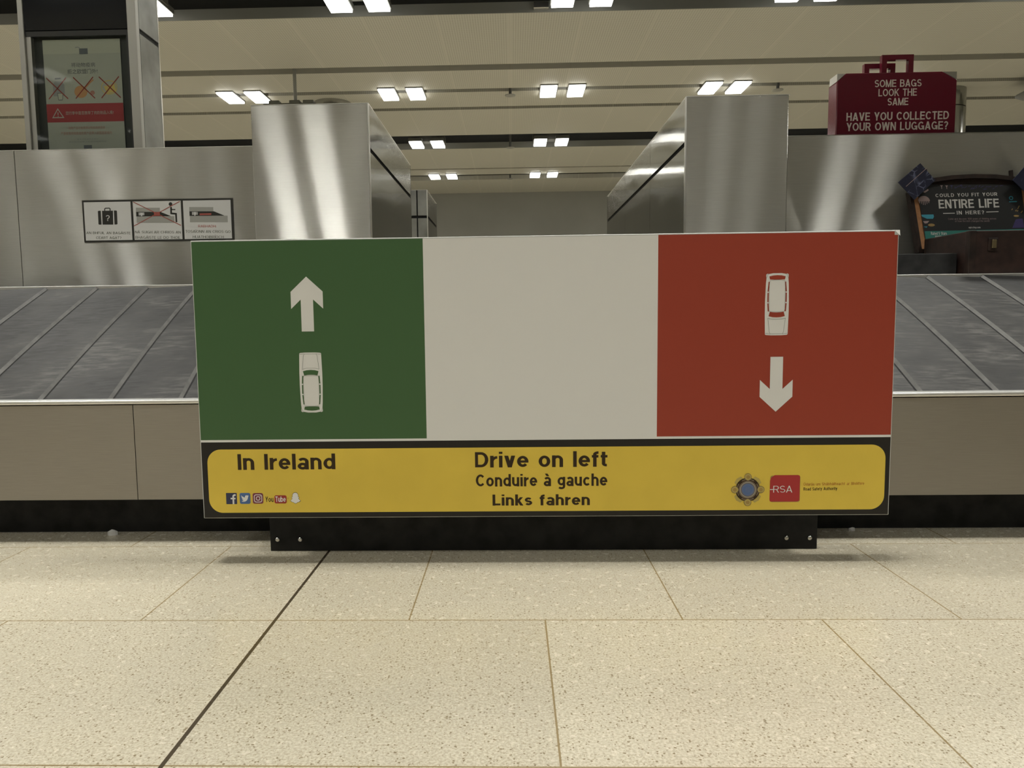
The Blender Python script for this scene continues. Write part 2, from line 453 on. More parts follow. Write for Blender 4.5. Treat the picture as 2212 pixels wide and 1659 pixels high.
def glyph(c, w):
    h = w / 2; X = 0.745; t = w * 1.12; B = w * 0.9
    S = lambda p, closed=False: ('s', p, closed)
    acc = None
    if c in 'ÁÀÍÓÚÉáàíóúé':
        acc = 'a' if c in 'ÁÍÓÚÉáíóúé' else 'g'
        plainc = dict(zip('ÁÀÍÓÚÉáàíóúé', 'AAIOUEaaioue'))[c]
        adv, pr = glyph(plainc if plainc != 'i' else 'ı', w)
        m = (adv - 0.10) / 2; y0 = 1.08 if c.isupper() else X + 0.07
        dx = 0.10 if acc == 'a' else -0.10
        pr = pr + [para(m - dx / 2, y0, m + dx, y0 + 0.2, t)]
        return adv, pr
    k = []
    if c == ' ': return 0.47, []
    if c == 'A': W = .80; k = [para(t/2, 0, W/2, 1, t), para(W-t/2, 0, W/2, 1, t), S([(.2, .27), (W-.2, .27)])]
    elif c == 'B':
        W = .72; k = [S([(h, 0), (h, 1)]), S([(h, 1-h), (.40, 1-h)] + arc(.42, .76-h/2, .23-h+.02, .24-h/2, 90, -90) + [(h, .52)]),
                      S([(h, .52), (.42, .52)] + arc(.44, (.52+h)/2, .28-h, (.52-h)/2, 90, -90) + [(h, h)])]
    elif c == 'C': W = .80; k = [S(arc(.41, .5, .41-h, .5-h, 40, 320, 24))]
    elif c == 'D': W = .77; k = [S([(h, h), (h, 1-h), (.36, 1-h)] + arc(.36, .5, W-.36-h, .5-h, 90, -90), True)]
    elif c == 'E': W = .66; k = [S([(h, 0), (h, 1)]), S([(0, h), (W, h)]), S([(0, 1-h), (W-.02, 1-h)]), S([(0, .52), (W-.06, .52)])]
    elif c == 'F': W = .62; k = [S([(h, 0), (h, 1)]), S([(0, 1-h), (W, 1-h)]), S([(0, .52), (W-.08, .52)])]
    elif c == 'G': W = .83; k = [S(arc(.41, .5, .41-h, .5-h, 42, 340, 26)), S([(.44, .44), (W, .44)]), S([(W-h, .5), (W-h, 0.02)])]
    elif c == 'H': W = .74; k = [S([(h, 0), (h, 1)]), S([(W-h, 0), (W-h, 1)]), S([(0, .52), (W, .52)])]
    elif c == 'I': W = w; k = [S([(h, 0), (h, 1)])]
    elif c == 'J': W = .56; k = [S([(W-h, 1), (W-h, .28)] + arc(.28, .28, .28-h, .28-h, 0, -180))]
    elif c == 'K': W = .76; k = [S([(h, 0), (h, 1)]), para(h, .36, W-t*.6, 1, t), para(W-t/2, 0, .28, .56, t)]
    elif c == 'L': W = .60; k = [S([(h, 0), (h, 1)]), S([(0, h), (W, h)])]
    elif c == 'M': W = .88; k = [S([(h, 0), (h, 1)]), S([(W-h, 0), (W-h, 1)]), para(W/2, 0, h, 1, t*.9), para(W/2, 0, W-h, 1, t*.9)]
    elif c == 'N': W = .75; k = [S([(h, 0), (h, 1)]), S([(W-h, 0), (W-h, 1)]), para(W-t/2, 0, t/2, 1, t)]
    elif c == 'O': W = .84; k = [S(arc(.42, .5, .42-h, .5-h, 0, 360, 30)[:-1], True)]
    elif c == 'P': W = .68; k = [S([(h, 0), (h, 1)]), S([(h, 1-h), (.38, 1-h)] + arc(.40, .71-h/2, .28-h, .29-h/2, 90, -90) + [(h, .42)])]
    elif c == 'Q': W = .84; k = [S(arc(.42, .5, .42-h, .5-h, 0, 360, 30)[:-1], True), para(.78, -.02, .52, .28, t)]
    elif c == 'R': W = .73; k = [S([(h, 0), (h, 1)]), S([(h, 1-h), (.40, 1-h)] + arc(.42, .73-h/2, .28-h, .27-h/2, 90, -90) + [(h, .46)]), para(W-t/2, 0, .42, .46, t)]
    elif c == 'S':
        W = .70; q = (.5-h)/2
        k = [S(arc(.35, .5+q, .33-h, q, 28, 270, 18) + arc(.35, .5-q, .35-h, q, 90, -152, 18)[1:])]
    elif c == 'T': W = .66; k = [S([(W/2, 0), (W/2, 1)]), S([(0, 1-h), (W, 1-h)])]
    elif c == 'U': W = .73; k = [S([(h, 1), (h, .34)] + arc(W/2, .34, W/2-h, .34-h, 180, 360) + [(W-h, 1)])]
    elif c == 'V': W = .76; k = [para(W/2, 0, t/2, 1, t), para(W/2, 0, W-t/2, 1, t)]
    elif c == 'W': W = 1.08; k = [para(.28, 0, t/2, 1, t*.95), para(.28, 0, W/2, 1, t*.95), para(W-.28, 0, W/2, 1, t*.95), para(W-.28, 0, W-t/2, 1, t*.95)]
    elif c == 'X': W = .74; k = [para(t/2, 0, W-t/2, 1, t), para(W-t/2, 0, t/2, 1, t)]
    elif c == 'Y': W = .74; k = [S([(W/2, 0), (W/2, .44)]), para(W/2, .38, t/2, 1, t), para(W/2, .38, W-t/2, 1, t)]
    elif c == 'Z': W = .66; k = [S([(0, h), (W, h)]), S([(0, 1-h), (W, 1-h)]), para(t/2, w*.8, W-t/2, 1-w*.8, t)]
    elif c == 'n': W = .62; r = W/2-h; k = [S([(h, 0), (h, X)]), S(arc(W/2, X-h*.8-r, r, r, 180, 0) + [(W-h, 0)])]
    elif c == 'm': W = .94; r = (W/2-h)/2; k = [S([(h, 0), (h, X)]), S(arc(h+r, X-h-r, r, r, 180, 0) + [(h+2*r, 0)]), S(arc(h+3*r, X-h-r, r, r, 180, 0) + [(W-h, 0)])]
    elif c == 'r': W = .40; k = [S([(h, 0), (h, X)]), S(arc(W+.02, X-h-.30, W+.02-h, .30, 180, 92))]
    elif c == 'u': W = .62; r = W/2-h; k = [S([(W-h, 0), (W-h, X)]), S([(h, X), (h, h+r)] + arc(W/2, h+r, r, r, 180, 360))]
    elif c == 'h': W = .62; r = W/2-h; k = [S([(h, 0), (h, 1)]), S(arc(W/2, X-h*.8-r, r, r, 180, 0) + [(W-h, 0)])]
    elif c == 'l': W = w; k = [S([(h, 0), (h, 1)])]
    elif c == 'ı': W = w; k = [S([(h, 0), (h, X)])]
    elif c == 'i': W = w; k = [S([(h, 0), (h, X)]), S([(h, .86), (h, 1.0)])]
    elif c == 'o': W = .66; k = [S(arc(W/2, X/2, W/2-h, X/2-h+.008, 0, 360, 26)[:-1], True)]
    elif c == 'c': W = .62; k = [S(arc(W/2+.02, X/2, W/2+.02-h, X/2-h, 42, 318, 22))]
    elif c == 'e': W = .65; k = [S(arc(W/2, X/2, W/2-h, X/2-h, 0, 322, 24)), ('s2', [(w*.6, X/2-.005), (W-w*.02, X/2-.005)], w*.72)]
    elif c == 'a':
        W = .62; k = [S(arc(.31, X-.24, .31-h, .24-h*.8, 152, 0) + [(W-h, 0)]), S(arc(.285, .212, .285-h, .212-h*.74, 0, 360, 22)[:-1], True)]
    elif c == 'd': W = .66; k = [S([(W-h, 0), (W-h, 1)]), S(arc(W/2-.0, X/2, W/2-h, X/2-h, 0, 360, 24)[:-1], True)]
    elif c == 'b': W = .66; k = [S([(h, 0), (h, 1)]), S(arc(W/2, X/2, W/2-h, X/2-h, 0, 360, 24)[:-1], True)]
    elif c == 'p': W = .66; k = [S([(h, -.27), (h, X)]), S(arc(W/2, X/2, W/2-h, X/2-h, 0, 360, 24)[:-1], True)]
    elif c == 'q': W = .66; k = [S([(W-h, -.27), (W-h, X)]), S(arc(W/2, X/2, W/2-h, X/2-h, 0, 360, 24)[:-1], True)]
    elif c == 'g': W = .66; k = [S([(W-h, X), (W-h, -.03)] + arc(W/2, -.03, W/2-h, .22-h+.02, 0, -150, 12)), S(arc(W/2, X/2+.02, W/2-h, X/2-h-.02, 0, 360, 24)[:-1], True)]
    elif c == 's':
        W = .58; q = (X/2-h)/2
        k = [S(arc(W/2, X/2+q, W/2-h-.01, q, 25, 270, 14) + arc(W/2, X/2-q, W/2-h, q, 90, -152, 14)[1:])]
    elif c == 't': W = .40; k = [S([(.16, .95), (.16, .2)] + arc(.16+.17, .2, .17, .2-h, 180, 275, 8)), S([(0, X-h*.8), (W-.02, X-h*.8)])]
    elif c == 'f': W = .40; k = [S([(.17, 0), (.17, .80)] + arc(.17+.19, .80, .19, .2-h, 180, 85, 8)), S([(0, X-h*.8), (W-.03, X-h*.8)])]
    elif c == 'k': W = .62; k = [S([(h, 0), (h, 1)]), para(h+.02, .26, W-t*.6, X, t), para(W-t/2, 0, .24, .44, t)]
    elif c == 'v': W = .62; k = [para(W/2, 0, t/2, X, t), para(W/2, 0, W-t/2, X, t)]
    elif c == 'w': W = .90; k = [para(.24, 0, t/2, X, t*.95), para(.24, 0, W/2, X, t*.95), para(W-.24, 0, W/2, X, t*.95), para(W-.24, 0, W-t/2, X, t*.95)]
    elif c == 'x': W = .60; k = [para(t/2, 0, W-t/2, X, t), para(W-t/2, 0, t/2, X, t)]
    elif c == 'y': W = .62; k = [para(W/2+.02, 0, t/2, X, t), para(.16, -.27, W-t/2, X, t)]
    elif c == 'z': W = .56; k = [S([(0, h), (W, h)]), S([(0, X-h), (W, X-h)]), para(t/2, w*.7, W-t/2, X-w*.7, t)]
    elif c == '?': W = .58; k = [S(arc(.29, .70, .29-h, .30-h, 165, -50, 14) + [(.29, .38), (.29, .25)]), S([(.29, 0), (.29, .16)])]
    elif c == '!': W = w; k = [S([(h, .26), (h, 1)]), S([(h, 0), (h, .16)])]
    elif c == ':': W = w; k = [S([(h, 0), (h, .17)]), S([(h, .48), (h, .65)])]
    elif c == '.': W = w; k = [S([(h, 0), (h, .17)])]
    elif c == ',': W = w; k = [S([(h, -.1), (h, .17)])]
    elif c == '-': W = .4; k = [S([(0, .36), (W, .36)])]
    elif c == '0': W = .64; k = [S(arc(.32, .5, .32-h, .5-h, 0, 360, 26)[:-1], True)]
    elif c == '1': W = .42; k = [S([(W-h, 0), (W-h, 1)]), para(.08, .66, W-h-.02, .98, t)]
    elif c == '5': W = .62; k = [S([(W-.06, 1-h), (.12, 1-h), (.09, .56)] + arc(.29, .33, .31-h, .33-h, 115, -155, 16))]
    else: W = .5; k = []
    return W + 0.10, k

def ribbon(pts, w, closed, thin=0.0):
    q = [pts[0]]
    for p in pts[1:]:
        if math.hypot(p[0] - q[-1][0], p[1] - q[-1][1]) > 1e-4 * w: q.append(p)
    pts = q; n = len(pts); L = []; R = []
    for i, p in enumerate(pts):
        a = pts[i - 1] if (i > 0 or closed) else None
        b = pts[(i + 1) % n] if (i < n - 1 or closed) else None
        def nrm(u, v):
            dx, dy = v[0] - u[0], v[1] - u[1]; l = math.hypot(dx, dy) or 1e-9
            return (-dy / l, dx / l)
        if a is None: m = nrm(p, b); s = 1
        elif b is None: m = nrm(a, p); s = 1
        else:
            n1, n2 = nrm(a, p), nrm(p, b)
            m = (n1[0] + n2[0], n1[1] + n2[1]); l = math.hypot(*m) or 1e-9
            m = (m[0] / l, m[1] / l); s = min(2.2, 1 / max(0.3, m[0] * n1[0] + m[1] * n1[1]))
        hw = w / 2 * s * (1 - thin * abs(m[1]))
        L.append((p[0] + m[0] * hw, p[1] + m[1] * hw)); R.append((p[0] - m[0] * hw, p[1] - m[1] * hw))
    out = []
    for i in range(n if closed else n - 1):
        j = (i + 1) % n
        out.append([L[i], R[i], R[j], L[j]])
    return out

def lay(mb, q, mat, mp, i):
    """each printed piece lies a hair above the one before, so overlapping pieces never share a plane"""
    e = (i % 70) * 6e-6
    r = [mp(*p) for p in q]
    mb.poly([(p[0], p[1] - e, p[2]) for p in r], mat)

def stroke(mb, pts, w, mat, mp, closed=False):
    for i, q in enumerate(ribbon(pts, w, closed)):
        lay(mb, q, mat, mp, i)

def write(mb, text, x0, x1, z0, cap, mat, mp, w=0.2, align='fit', track=0.0, skew=0.0):
    """set text with its baseline on z0; align 'fit' stretches it from x0 to x1"""
    cur = 0.0; polys = []
    for c in text:
        adv, pr = glyph(c, w)
        gi = 0
        for p in pr:
            if p[0] == 'p': qs = [p[1]]
            elif p[0] == 's2': qs = ribbon(p[1], p[2], False)
            else: qs = ribbon(p[1], w, p[2], .20)
            for q in qs:
                polys.append((gi, [(x + cur, y) for x, y in q])); gi += 1
        cur += adv + track
    total = cur - 0.10 - track
    if align == 'fit': sx = (x1 - x0) / total; ox = x0
    else:
        sx = cap; ox = (x0 + x1) / 2 - total * sx / 2
    for i, q in polys:
        lay(mb, [(ox + x * sx, z0 + y * cap + skew * (x * sx)) for x, y in q], mat, mp, i)

def front(Y):
    return lambda x, z: (x, Y, z)

def disc(mb, cx, cz, r, mat, mp, n=28, ry=None):
    mb.poly([mp(cx + r * cos(2 * pi * i / n), cz + (ry or r) * sin(2 * pi * i / n)) for i in range(n)], mat)

def rrect(x0, x1, z0, z1, r, n=8):
    pts = []
    for cx, cz, a in ((x1 - r, z1 - r, 0), (x0 + r, z1 - r, 90), (x0 + r, z0 + r, 180), (x1 - r, z0 + r, 270)):
        pts += arc(cx, cz, r, r, a, a + 90, n)
    return pts

def poly2(mb, pts, mat, mp):
    mb.poly([mp(*p) for p in pts], mat)

# ------------------------------------------------------------------ the hall
XW, Y0, Y1, ZC = 15.0, -12.0, 20.0, 4.0
struct(MB().poly([(-XW, Y0, 0), (XW, Y0, 0), (XW, Y1, 0), (-XW, Y1, 0)], 'floor').build('floor', fix=False),
       'speckled beige stone tile floor with brown joints', 'floor')
struct(MB().box(-XW, XW, Y1, Y1 + .2, 0, 5.2, 'backwall').build('wall_back'), 'plain grey wall at the far end of the hall', 'wall')
struct(MB().box(-XW - .2, -XW, Y0, Y1, 0, 5.2, 'hallwall').build('wall_left'), 'pale side wall of the hall', 'wall')
struct(MB().box(XW, XW + .2, Y0, Y1, 0, 5.2, 'hallwall').build('wall_right'), 'pale side wall of the hall', 'wall')
struct(MB().box(-XW, XW, Y0 - .2, Y0, 0, 5.2, 'hallwall').build('wall_front'), 'pale wall behind the viewer', 'wall')
struct(MB().box(-XW, XW, Y0, Y1, 4.95, 5.1, 'void').build('ceiling_void'), 'dark soffit above the ceiling trays', 'ceiling')
# perforated trays: strips between shadow gaps and dark service slots
strips = [(8.32, 9.94), (10.16, 10.96), (11.11, 11.88), (12.03, 13.68), (14.75, 16.69), (16.79, 17.44), (18.07, 20.0),
          (5.80, 7.25), (4.92, 5.72), (3.92, 4.76), (2.08, 3.80), (-0.44, 1.00), (-1.32, -0.52), (-2.32, -1.50),
          (-4.16, -2.44), (-6.70, -5.24), (-8.56, -6.80), (-10.40, -8.68), (-12.0, -10.6)]
for a, b in strips:
    o = MB().box(-XW, XW, a, b, ZC, ZC + .10, 'tray').build('ceiling')
    struct(o, 'strip of perforated beige metal ceiling trays', 'ceiling')

for i, (y, z1) in enumerate(((8.32, ZC + .10), (14.75, ZC + .10))):       # grey fascia on the far edge of each service slot
    struct(MB().box(-XW, XW, y - .012, y - .001, ZC - .004, z1 + .01, 'fascia').build('trim_%d' % (i + 1)), 'grey fascia on the edge of a ceiling slot', 'trim')

# ------------------------------------------------------------------ lamps
def lamp_pair(name='ceiling_light'):
    t = thing(name, (0, 0, 0), '', 'ceiling light')
    MB().box(-.34, .34, -.10, .10, .02, .12, 'housing').build('housing', t)
    for s in (-1, 1):
        x = s * .20
        f = MB().box(x - .125, x + .125, -.262, .262, -.005, .055, 'housing').build('lamp_frame', t)
        MB().box(x - .113, x + .113, -.25, .25, -.030, -.004, 'lamp').build('diffuser', f)
    return t

def copy_tree(o, parent=None):
    c = o.copy(); COL.objects.link(c)
    if parent: c.parent = parent
    for ch in list(o.children):
        copy_tree(ch, c)
    return c

rows = [-7.2, -4.05, -0.90, 2.20, 4.88, 7.86, 11.08, 14.26, 17.49]
row_word = {7.86: 'at the top picture edge', 11.08: 'in the second row',
            14.26: 'in the far dark slot', 17.49: 'in the farthest row'}
cols = [-1.57 + 2.322 * i for i in range(-4, 6)]
seen = {(7.86, 3): 'half hidden by the steel totem', (7.86, 4): 'above the left steel hood', (7.86, 5): 'above the white stripe', (7.86, 6): 'above the right steel hood',
        (11.08, 3): 'just left of the left steel hood', (11.08, 4): 'just right of the left steel hood', (11.08, 5): 'above the white stripe', (11.08, 6): 'touching the right steel hood',
        (14.26, 4): 'on the left between the hoods', (14.26, 5): 'on the right between the hoods',
        (17.49, 4): 'on the left of the gap between the hoods', (17.49, 5): 'on the right of the gap between the hoods'}
beam = bpy.data.lights.new('lamp_beam', 'AREA')      # the downward beam of each fixture
beam.shape = 'RECTANGLE'; beam.size = .22; beam.size_y = .49
beam.energy = BEAM; beam.color = (1.0, .985, .925); beam.spread = radians(115)
beam_near = beam.copy(); beam_near.energy = BEAM * .85; beam_near.spread = radians(84)
beam_back = beam.copy(); beam_back.energy = BEAM * .75
proto = lamp_pair()
first = True
for Y in rows:
    for ci, X in enumerate(cols):
        if (Y, ci) in ((14.26, 2), (14.26, 7), (11.08, 8)): continue
        if Y < 3 and X > (3.2 if Y < 0 else 4.0): continue          # the hall is dimmer on the right behind the viewer
        if Y < -6 and ci % 2: continue
        o = proto if first else copy_tree(proto)
        first = False
        o.location = ({-3.8: -4.05, -1.5: -1.90, 3.0: 3.22}.get(int(X * 10) / 10, X) if Y == 2.2 else 2.74 if (Y == -0.90 and 3.0 < X < 3.1) else X, Y, ZC - .01)
        for dx in (-.20, .20):
            la = bpy.data.objects.new('lamp_beam', beam_near if Y == 2.2 else beam_back if Y < 0 else beam); COL.objects.link(la)
            la.location = (o.location.x + dx, Y, ZC - .044)
        if (Y, ci) in seen:
            tag(o, 'twin ceiling light %s, %s' % (row_word[Y], seen[(Y, ci)]), 'ceiling light', 'twin square ceiling lights')
        elif Y < 5:
            tag(o, 'twin square ceiling light overhead, outside the picture', 'ceiling light', 'twin ceiling lights outside the picture')
        else:
            tag(o, 'twin square ceiling light hidden behind steel or beyond the picture edge', 'ceiling light', 'hidden twin ceiling lights')

# ------------------------------------------------------------------ sprinklers, ducts, columns overhead
def sprinkler(x, y, label):
    t = thing('sprinkler', (x, y, ZC), label, 'sprinkler', 'ceiling sprinklers')
    MB().tube((x, y, ZC + .95), (x, y, ZC - .06), .022, 'housing', n=10).build('drop_pipe', t)
    MB().lathe((x, y, ZC - .085), [(.02, -.012), (.075, 0), (.08, .01), (.03, .02)], 'gray_metal', 16).build('deflector', t)
sprinkler(0.0, 11.05, 'small sprinkler disc hanging midway between two pairs of lights, above the white stripe')
sprinkler(3.83, 11.05, 'small sprinkler disc hanging just right of the lights over the right steel hood')
sprinkler(-0.01, 14.40, 'tiny sprinkler under the far dark slot, between the two light pairs')
sprinkler(-0.02, 17.60, 'tiny sprinkler in the farthest gap, between the two smallest light pairs')

d = MB()
d.tube((-6, 7.85, 4.62), (-2.2, 7.85, 4.62), .26, 'duct', n=24)
for i in range(8):
    d.tube((-5.8 + i * .5, 7.85, 4.62), (-5.76 + i * .5, 7.85, 4.62), .275, 'duct', n=24)
tag(d.build('air_duct'), 'round olive grey duct in the dark ceiling slot above the totem', 'duct')
b = MB().box(.26, .42, 8.24, 8.31, 4.02, 4.075, 'edge')
tag(b.build('junction_box'), 'small pale box on the slot edge at the top of the picture', 'box')

def column(x, y, label):
    t = thing('column', (x, y, 0), label, 'column', 'round steel columns')
    MB().tube((x, y, 0), (x, y, 3.72), .29, 'steel_column', n=48).build('lower_cladding', t, smooth=False)
    MB().tube((x, y, 3.735), (x, y, 4.9), .285, 'steel_column', n=48).build('upper_cladding', t)
    MB().tube((x, y, 3.70), (x, y, 3.75), .278, 'gap', n=48).build('joint_ring', t)
column(-2.70, 11.55, 'round steel column whose top shows just above the left steel hood')
column(6.46, 11.55, 'round steel column beside the maroon suitcase shaped sign')

t = thing('hanging_sign', (-2.83, 9.99, 3.1), 'dark overhead sign hung on a thin pole behind the left steel hood', 'hanging sign')
MB().tube((-2.83, 9.99, 3.58), (-2.83, 9.99, 4.5), .022, 'gray_metal', n=12).build('pole', t)
MB().box(-3.25, -2.55, 9.95, 10.03, 3.1, 3.57, 'duct').build('panel', t, bevel=.01)
for xx in (-3.1, -2.83, -2.65):
    MB().box(xx - .07, xx + .07, 9.93, 10.05, 3.555, 3.60, 'duct').build('bracket', t, bevel=.01)

t = thing('dome_speaker', (7.55, 11.035, 3.75), 'grey lens shaped dome hanging from the ceiling at the right picture edge', 'speaker')
MB().lathe((7.55, 11.035, 3.80), [(.02, -.10), (.18, -.085), (.33, 0), (.20, .07), (.03, .11)], 'gray_metal', 32).build('dome', t, smooth=True)
MB().tube((7.55, 11.035, 3.9), (7.55, 11.035, 4.95), .04, 'gray_metal', n=14).build('drop_tube', t)

# ------------------------------------------------------------------ baggage carousel
YF, YB, ZF, ZB = 2.42, 3.50, 0.472, 0.905
XL, XR = -6.5, 6.5
car = thing('baggage_carousel', (0, 2.95, 0), 'baggage carousel with sloping black rubber plates and a low steel front', 'baggage carousel')
MB().box(XL, XR, 2.55, 3.86, 0, .142, 'kick').build('kick_plate', car)
seams = [-6.5, -3.72, -1.268, 1.19, 3.64, 6.5]
for a, b in zip(seams[:-1], seams[1:]):
    MB().box(a + .0012, b - .0012, YF, YF + .02, .148, .469, 'steel_face').build('front_panel', car)
MB().box(XL, XR, YF + .02, 2.60, .144, .472, 'gap').build('frame', car)
rm = MB().box(XL, XR, YF - .018, YF + .038, .474, .4875, 'rim')
rm.build('front_rim', car, bevel=.004)
MB().prism([(XL, YF + .038, .45), (XL, YB, ZB - .03), (XL, 3.86, ZB - .03), (XL, 3.86, .142), (XL, 2.6, .142)], (XR - XL, 0, 0), 'kick').build('body', car)
MB().box(XL, XR, YB, YB + .035, ZB - .03, ZB + .012, 'rim').build('back_rim', car, bevel=.003)
MB().box(XL, XR, YB + .035, 3.90, ZB - .03, ZB - .004, 'steel').build('ledge', car)
# plates of the belt
bounds = []
x = -1.123
while x > XL: bounds.append((x, -.116)); x -= .243
bounds.append((XL, -.116))
bounds = bounds[::-1]
mids = 10
for i in range(1, mids):
    f = i / mids
    bounds.append((-1.123 + f * (1.34 + 1.123), -.116 + f * (.19)))
x = 1.34
while x < XR: bounds.append((x, .074)); x += .247
bounds.append((XR, .074))
belt = MB()
yb0, yb1, zb0, zb1 = YF + .042, YB - .002, ZF + .002, ZB - .004
up = Vector((0, -(zb1 - zb0), (yb1 - yb0))).normalized()
def bp(x, s, hgt):
    y = yb0 + (yb1 - yb0) * s; z = zb0 + (zb1 - zb0) * s
    return (x, y + up.y * hgt, z + up.z * hgt)
N = 6
for (a, sa), (b, sb) in zip(bounds[:-1], bounds[1:]):
    hi_right = (a + b) / 2 < 0.1
    ha, hb = (0.0, .010) if hi_right else (.010, 0.0)
    for i in range(N):
        s0, s1 = i / N, (i + 1) / N
        def bend(s): return 0.012 * sin(pi * s) * (1 if hi_right else -1)
        A0, B0 = max(XL, min(XR, a + sa * s0 - bend(s0))), max(XL, min(XR, b + sb * s0 - bend(s0)))
        A1, B1 = max(XL, min(XR, a + sa * s1 - bend(s1))), max(XL, min(XR, b + sb * s1 - bend(s1)))
        lip, gp = .010, .0045  # pale lip and black strip paint the lit edge and the shade beside it
        if hi_right:
            belt.poly([bp(A0, s0, ha), bp(B0 - lip, s0, hb), bp(B1 - lip, s1, hb), bp(A1, s1, ha)], 'rubber')
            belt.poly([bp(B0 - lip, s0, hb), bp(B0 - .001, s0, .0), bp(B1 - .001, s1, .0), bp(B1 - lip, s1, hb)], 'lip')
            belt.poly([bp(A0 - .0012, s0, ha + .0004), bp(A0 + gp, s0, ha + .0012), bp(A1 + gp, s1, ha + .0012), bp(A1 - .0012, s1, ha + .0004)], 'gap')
        else:
            belt.poly([bp(A0 + lip, s0, ha), bp(B0, s0, hb), bp(B1, s1, hb), bp(A1 + lip, s1, ha)], 'rubber')
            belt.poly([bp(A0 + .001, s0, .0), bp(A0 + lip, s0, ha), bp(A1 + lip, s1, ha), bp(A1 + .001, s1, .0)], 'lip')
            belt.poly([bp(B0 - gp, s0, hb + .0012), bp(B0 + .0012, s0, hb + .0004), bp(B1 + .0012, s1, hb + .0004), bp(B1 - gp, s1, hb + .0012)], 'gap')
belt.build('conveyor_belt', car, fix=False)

# ------------------------------------------------------------------ steel screens behind the belt
YS, ZS = 4.05, 1.678
def screen(x0, x1, cuts, label):
    t = thing('steel_screen', ((x0 + x1) / 2, YS + .1, 0), label, 'steel screen', 'steel screens behind the belt')
    MB().box(x0, x1, YS + .012, YS + .12, 0, ZS - .01, 'gap').build('core', t)
    xs = [x0] + cuts + [x1]
    for a, b in zip(xs[:-1], xs[1:]):
        MB().box(a + .002, b - .002, YS, YS + .011, .0, ZS - .004, 'steel').build('panel', t)
    MB().box(x0, x1, YS, YS + .125, ZS - .0035, ZS, 'edge').build('cap', t)
screen(-6.5, -1.362, [-5.2, -2.695], 'brushed steel screen left of the left hood, carrying the three picture safety panel')
screen(1.437, 6.5, [4.1], 'brushed steel screen right of the right hood, behind the open suitcase')

# ------------------------------------------------------------------ steel hoods over the conveyors
ZT, ZG = 1.862, 1.628
def hood(x0, x1, y0, y1, cuts, inner, label, front_cut=None):
    """inner = +1 when the side facing the aisle is at x1"""
    t = thing('steel_hood', ((x0 + x1) / 2, (y0 + y1) / 2, 0), label, 'steel hood', 'steel hoods over the conveyors')
    e = .010
    MB().box(x0 + e, x1 - e, y0 + e, y1 - e, 0, ZT - e, 'gap').build('core', t)
    if front_cut is None:
        MB().box(x0 + .001, x1 - .006, y0, y0 + e, 0, ZT - .003, 'steel').build('front_panel', t, bevel=.002)
    else:
        for a, b in ((x0 + .001, front_cut - .006), (front_cut + .006, x1 - .003)):
            for z0, z1 in ((0, ZG - .012), (ZG + .012, ZT - .003)):
                MB().box(a, b, y0, y0 + e, z0, z1, 'steel_dull').build('front_panel', t)
    ys = [y0 + .014] + cuts + [y1]
    for xa, xb in ((x1 - e, x1), (x0, x0 + e)):
        for a, b in zip(ys[:-1], ys[1:]):
            for z0, z1 in ((0, ZG - .012), (ZG + .012, ZT - .003)):
                MB().box(xa, xb, a + .002, b - .002, z0, z1, 'steel_side').build('side_panel', t)
    MB().box(x0, x1, y1 - e, y1 + .001, 0, ZT - .003, 'steel').build('back_panel', t)
    MB().box(x0 - .001, x1 + .001, y0 - .001, y1 + .002, ZT - .003, ZT, 'edge').build('top_panel', t)
    xe = x1 if inner > 0 else x0
    MB().box(xe - .005, xe + .002, y0 - .002, y0 + .012, 0, ZT - .003, 'edge').build('corner_trim', t)
hood(-1.357, -.739, 3.95, 5.55, [], 1, 'tall brushed steel hood on the left, nearest to the road sign')
hood(.905, 1.432, 3.95, 7.15, [4.95, 6.03], -1, 'tall brushed steel hood on the right, with a long side receding')
hood(-1.357, -.739, 6.62, 7.42, [], 1, 'smaller looking steel hood glimpsed beyond the left hood', front_cut=-.83)

# ------------------------------------------------------------------ three-picture safety sticker on the left screen
YP = YS - .004
st = thing('safety_sign', (-1.92, YP, 1.178), 'white three picture safety sign with black frame on the steel screen', 'safety sign')
def pic(x, y):
    u = x - 105 - .062 * (y - 135); v = y - 135 + .020 * (x - 105)
    return (-2.3355 + u * .000437, 1.4032 - v * .000431)
L0, L1, T0, T1 = -2.336, -1.5075, 1.4032, 1.1775
mb = MB().box(L0, L1, YP, YS - .0006, T1, T0, 'stkblack')
mb.build('frame', st)
pw = []
for (a, b) in ((22, 612), (640, 1244), (1272, 1868)):
    x0 = L0 + a * .000437; x1 = L0 + b * .000437
    pw.append((x0, x1))
    MB().box(x0, x1, YP - .0006, YP, T1 + .010, T0 - .010, 'sticker').build('picture_panel', st)
def pp(x, y):
    a = pic(x, y); return (a[0], YP - .0010, a[1])
def pp2(x, y):
    a = pic(x, y); return (a[0], YP - .0014, a[1])
def pp3(x, y):
    a = pic(x, y); return (a[0], YP - .0018, a[1])
g = MB()
g.poly([pp(360, 262), pp(498, 260), pp(503, 433), pp(368, 434)], 'stkblack')
for q in ([(308, 268), (318, 262), (345, 262), (355, 434), (325, 435), (316, 428)], [(510, 258), (540, 258), (549, 264), (556, 424), (549, 431), (519, 432)]):
    g.poly([pp(*p) for p in q], 'stkblack')
stroke(g, [(395, 264), (394, 240), (402, 231), (452, 229), (461, 236), (462, 262)], 12, 'stkblack', pp)
def wr(mbx, txt, x0, x1, y, cap, mat, mp, w=.13):
    # text in sticker drawing units, y downwards
    write(mbx, txt, x0, x1, -y, cap, mat, lambda a, b: mp(a, -b), w)
wr(g, '?', 408, 458, 388, 72, 'sticker', pp2, .13)
g.build('suitcase_pictogram', st)
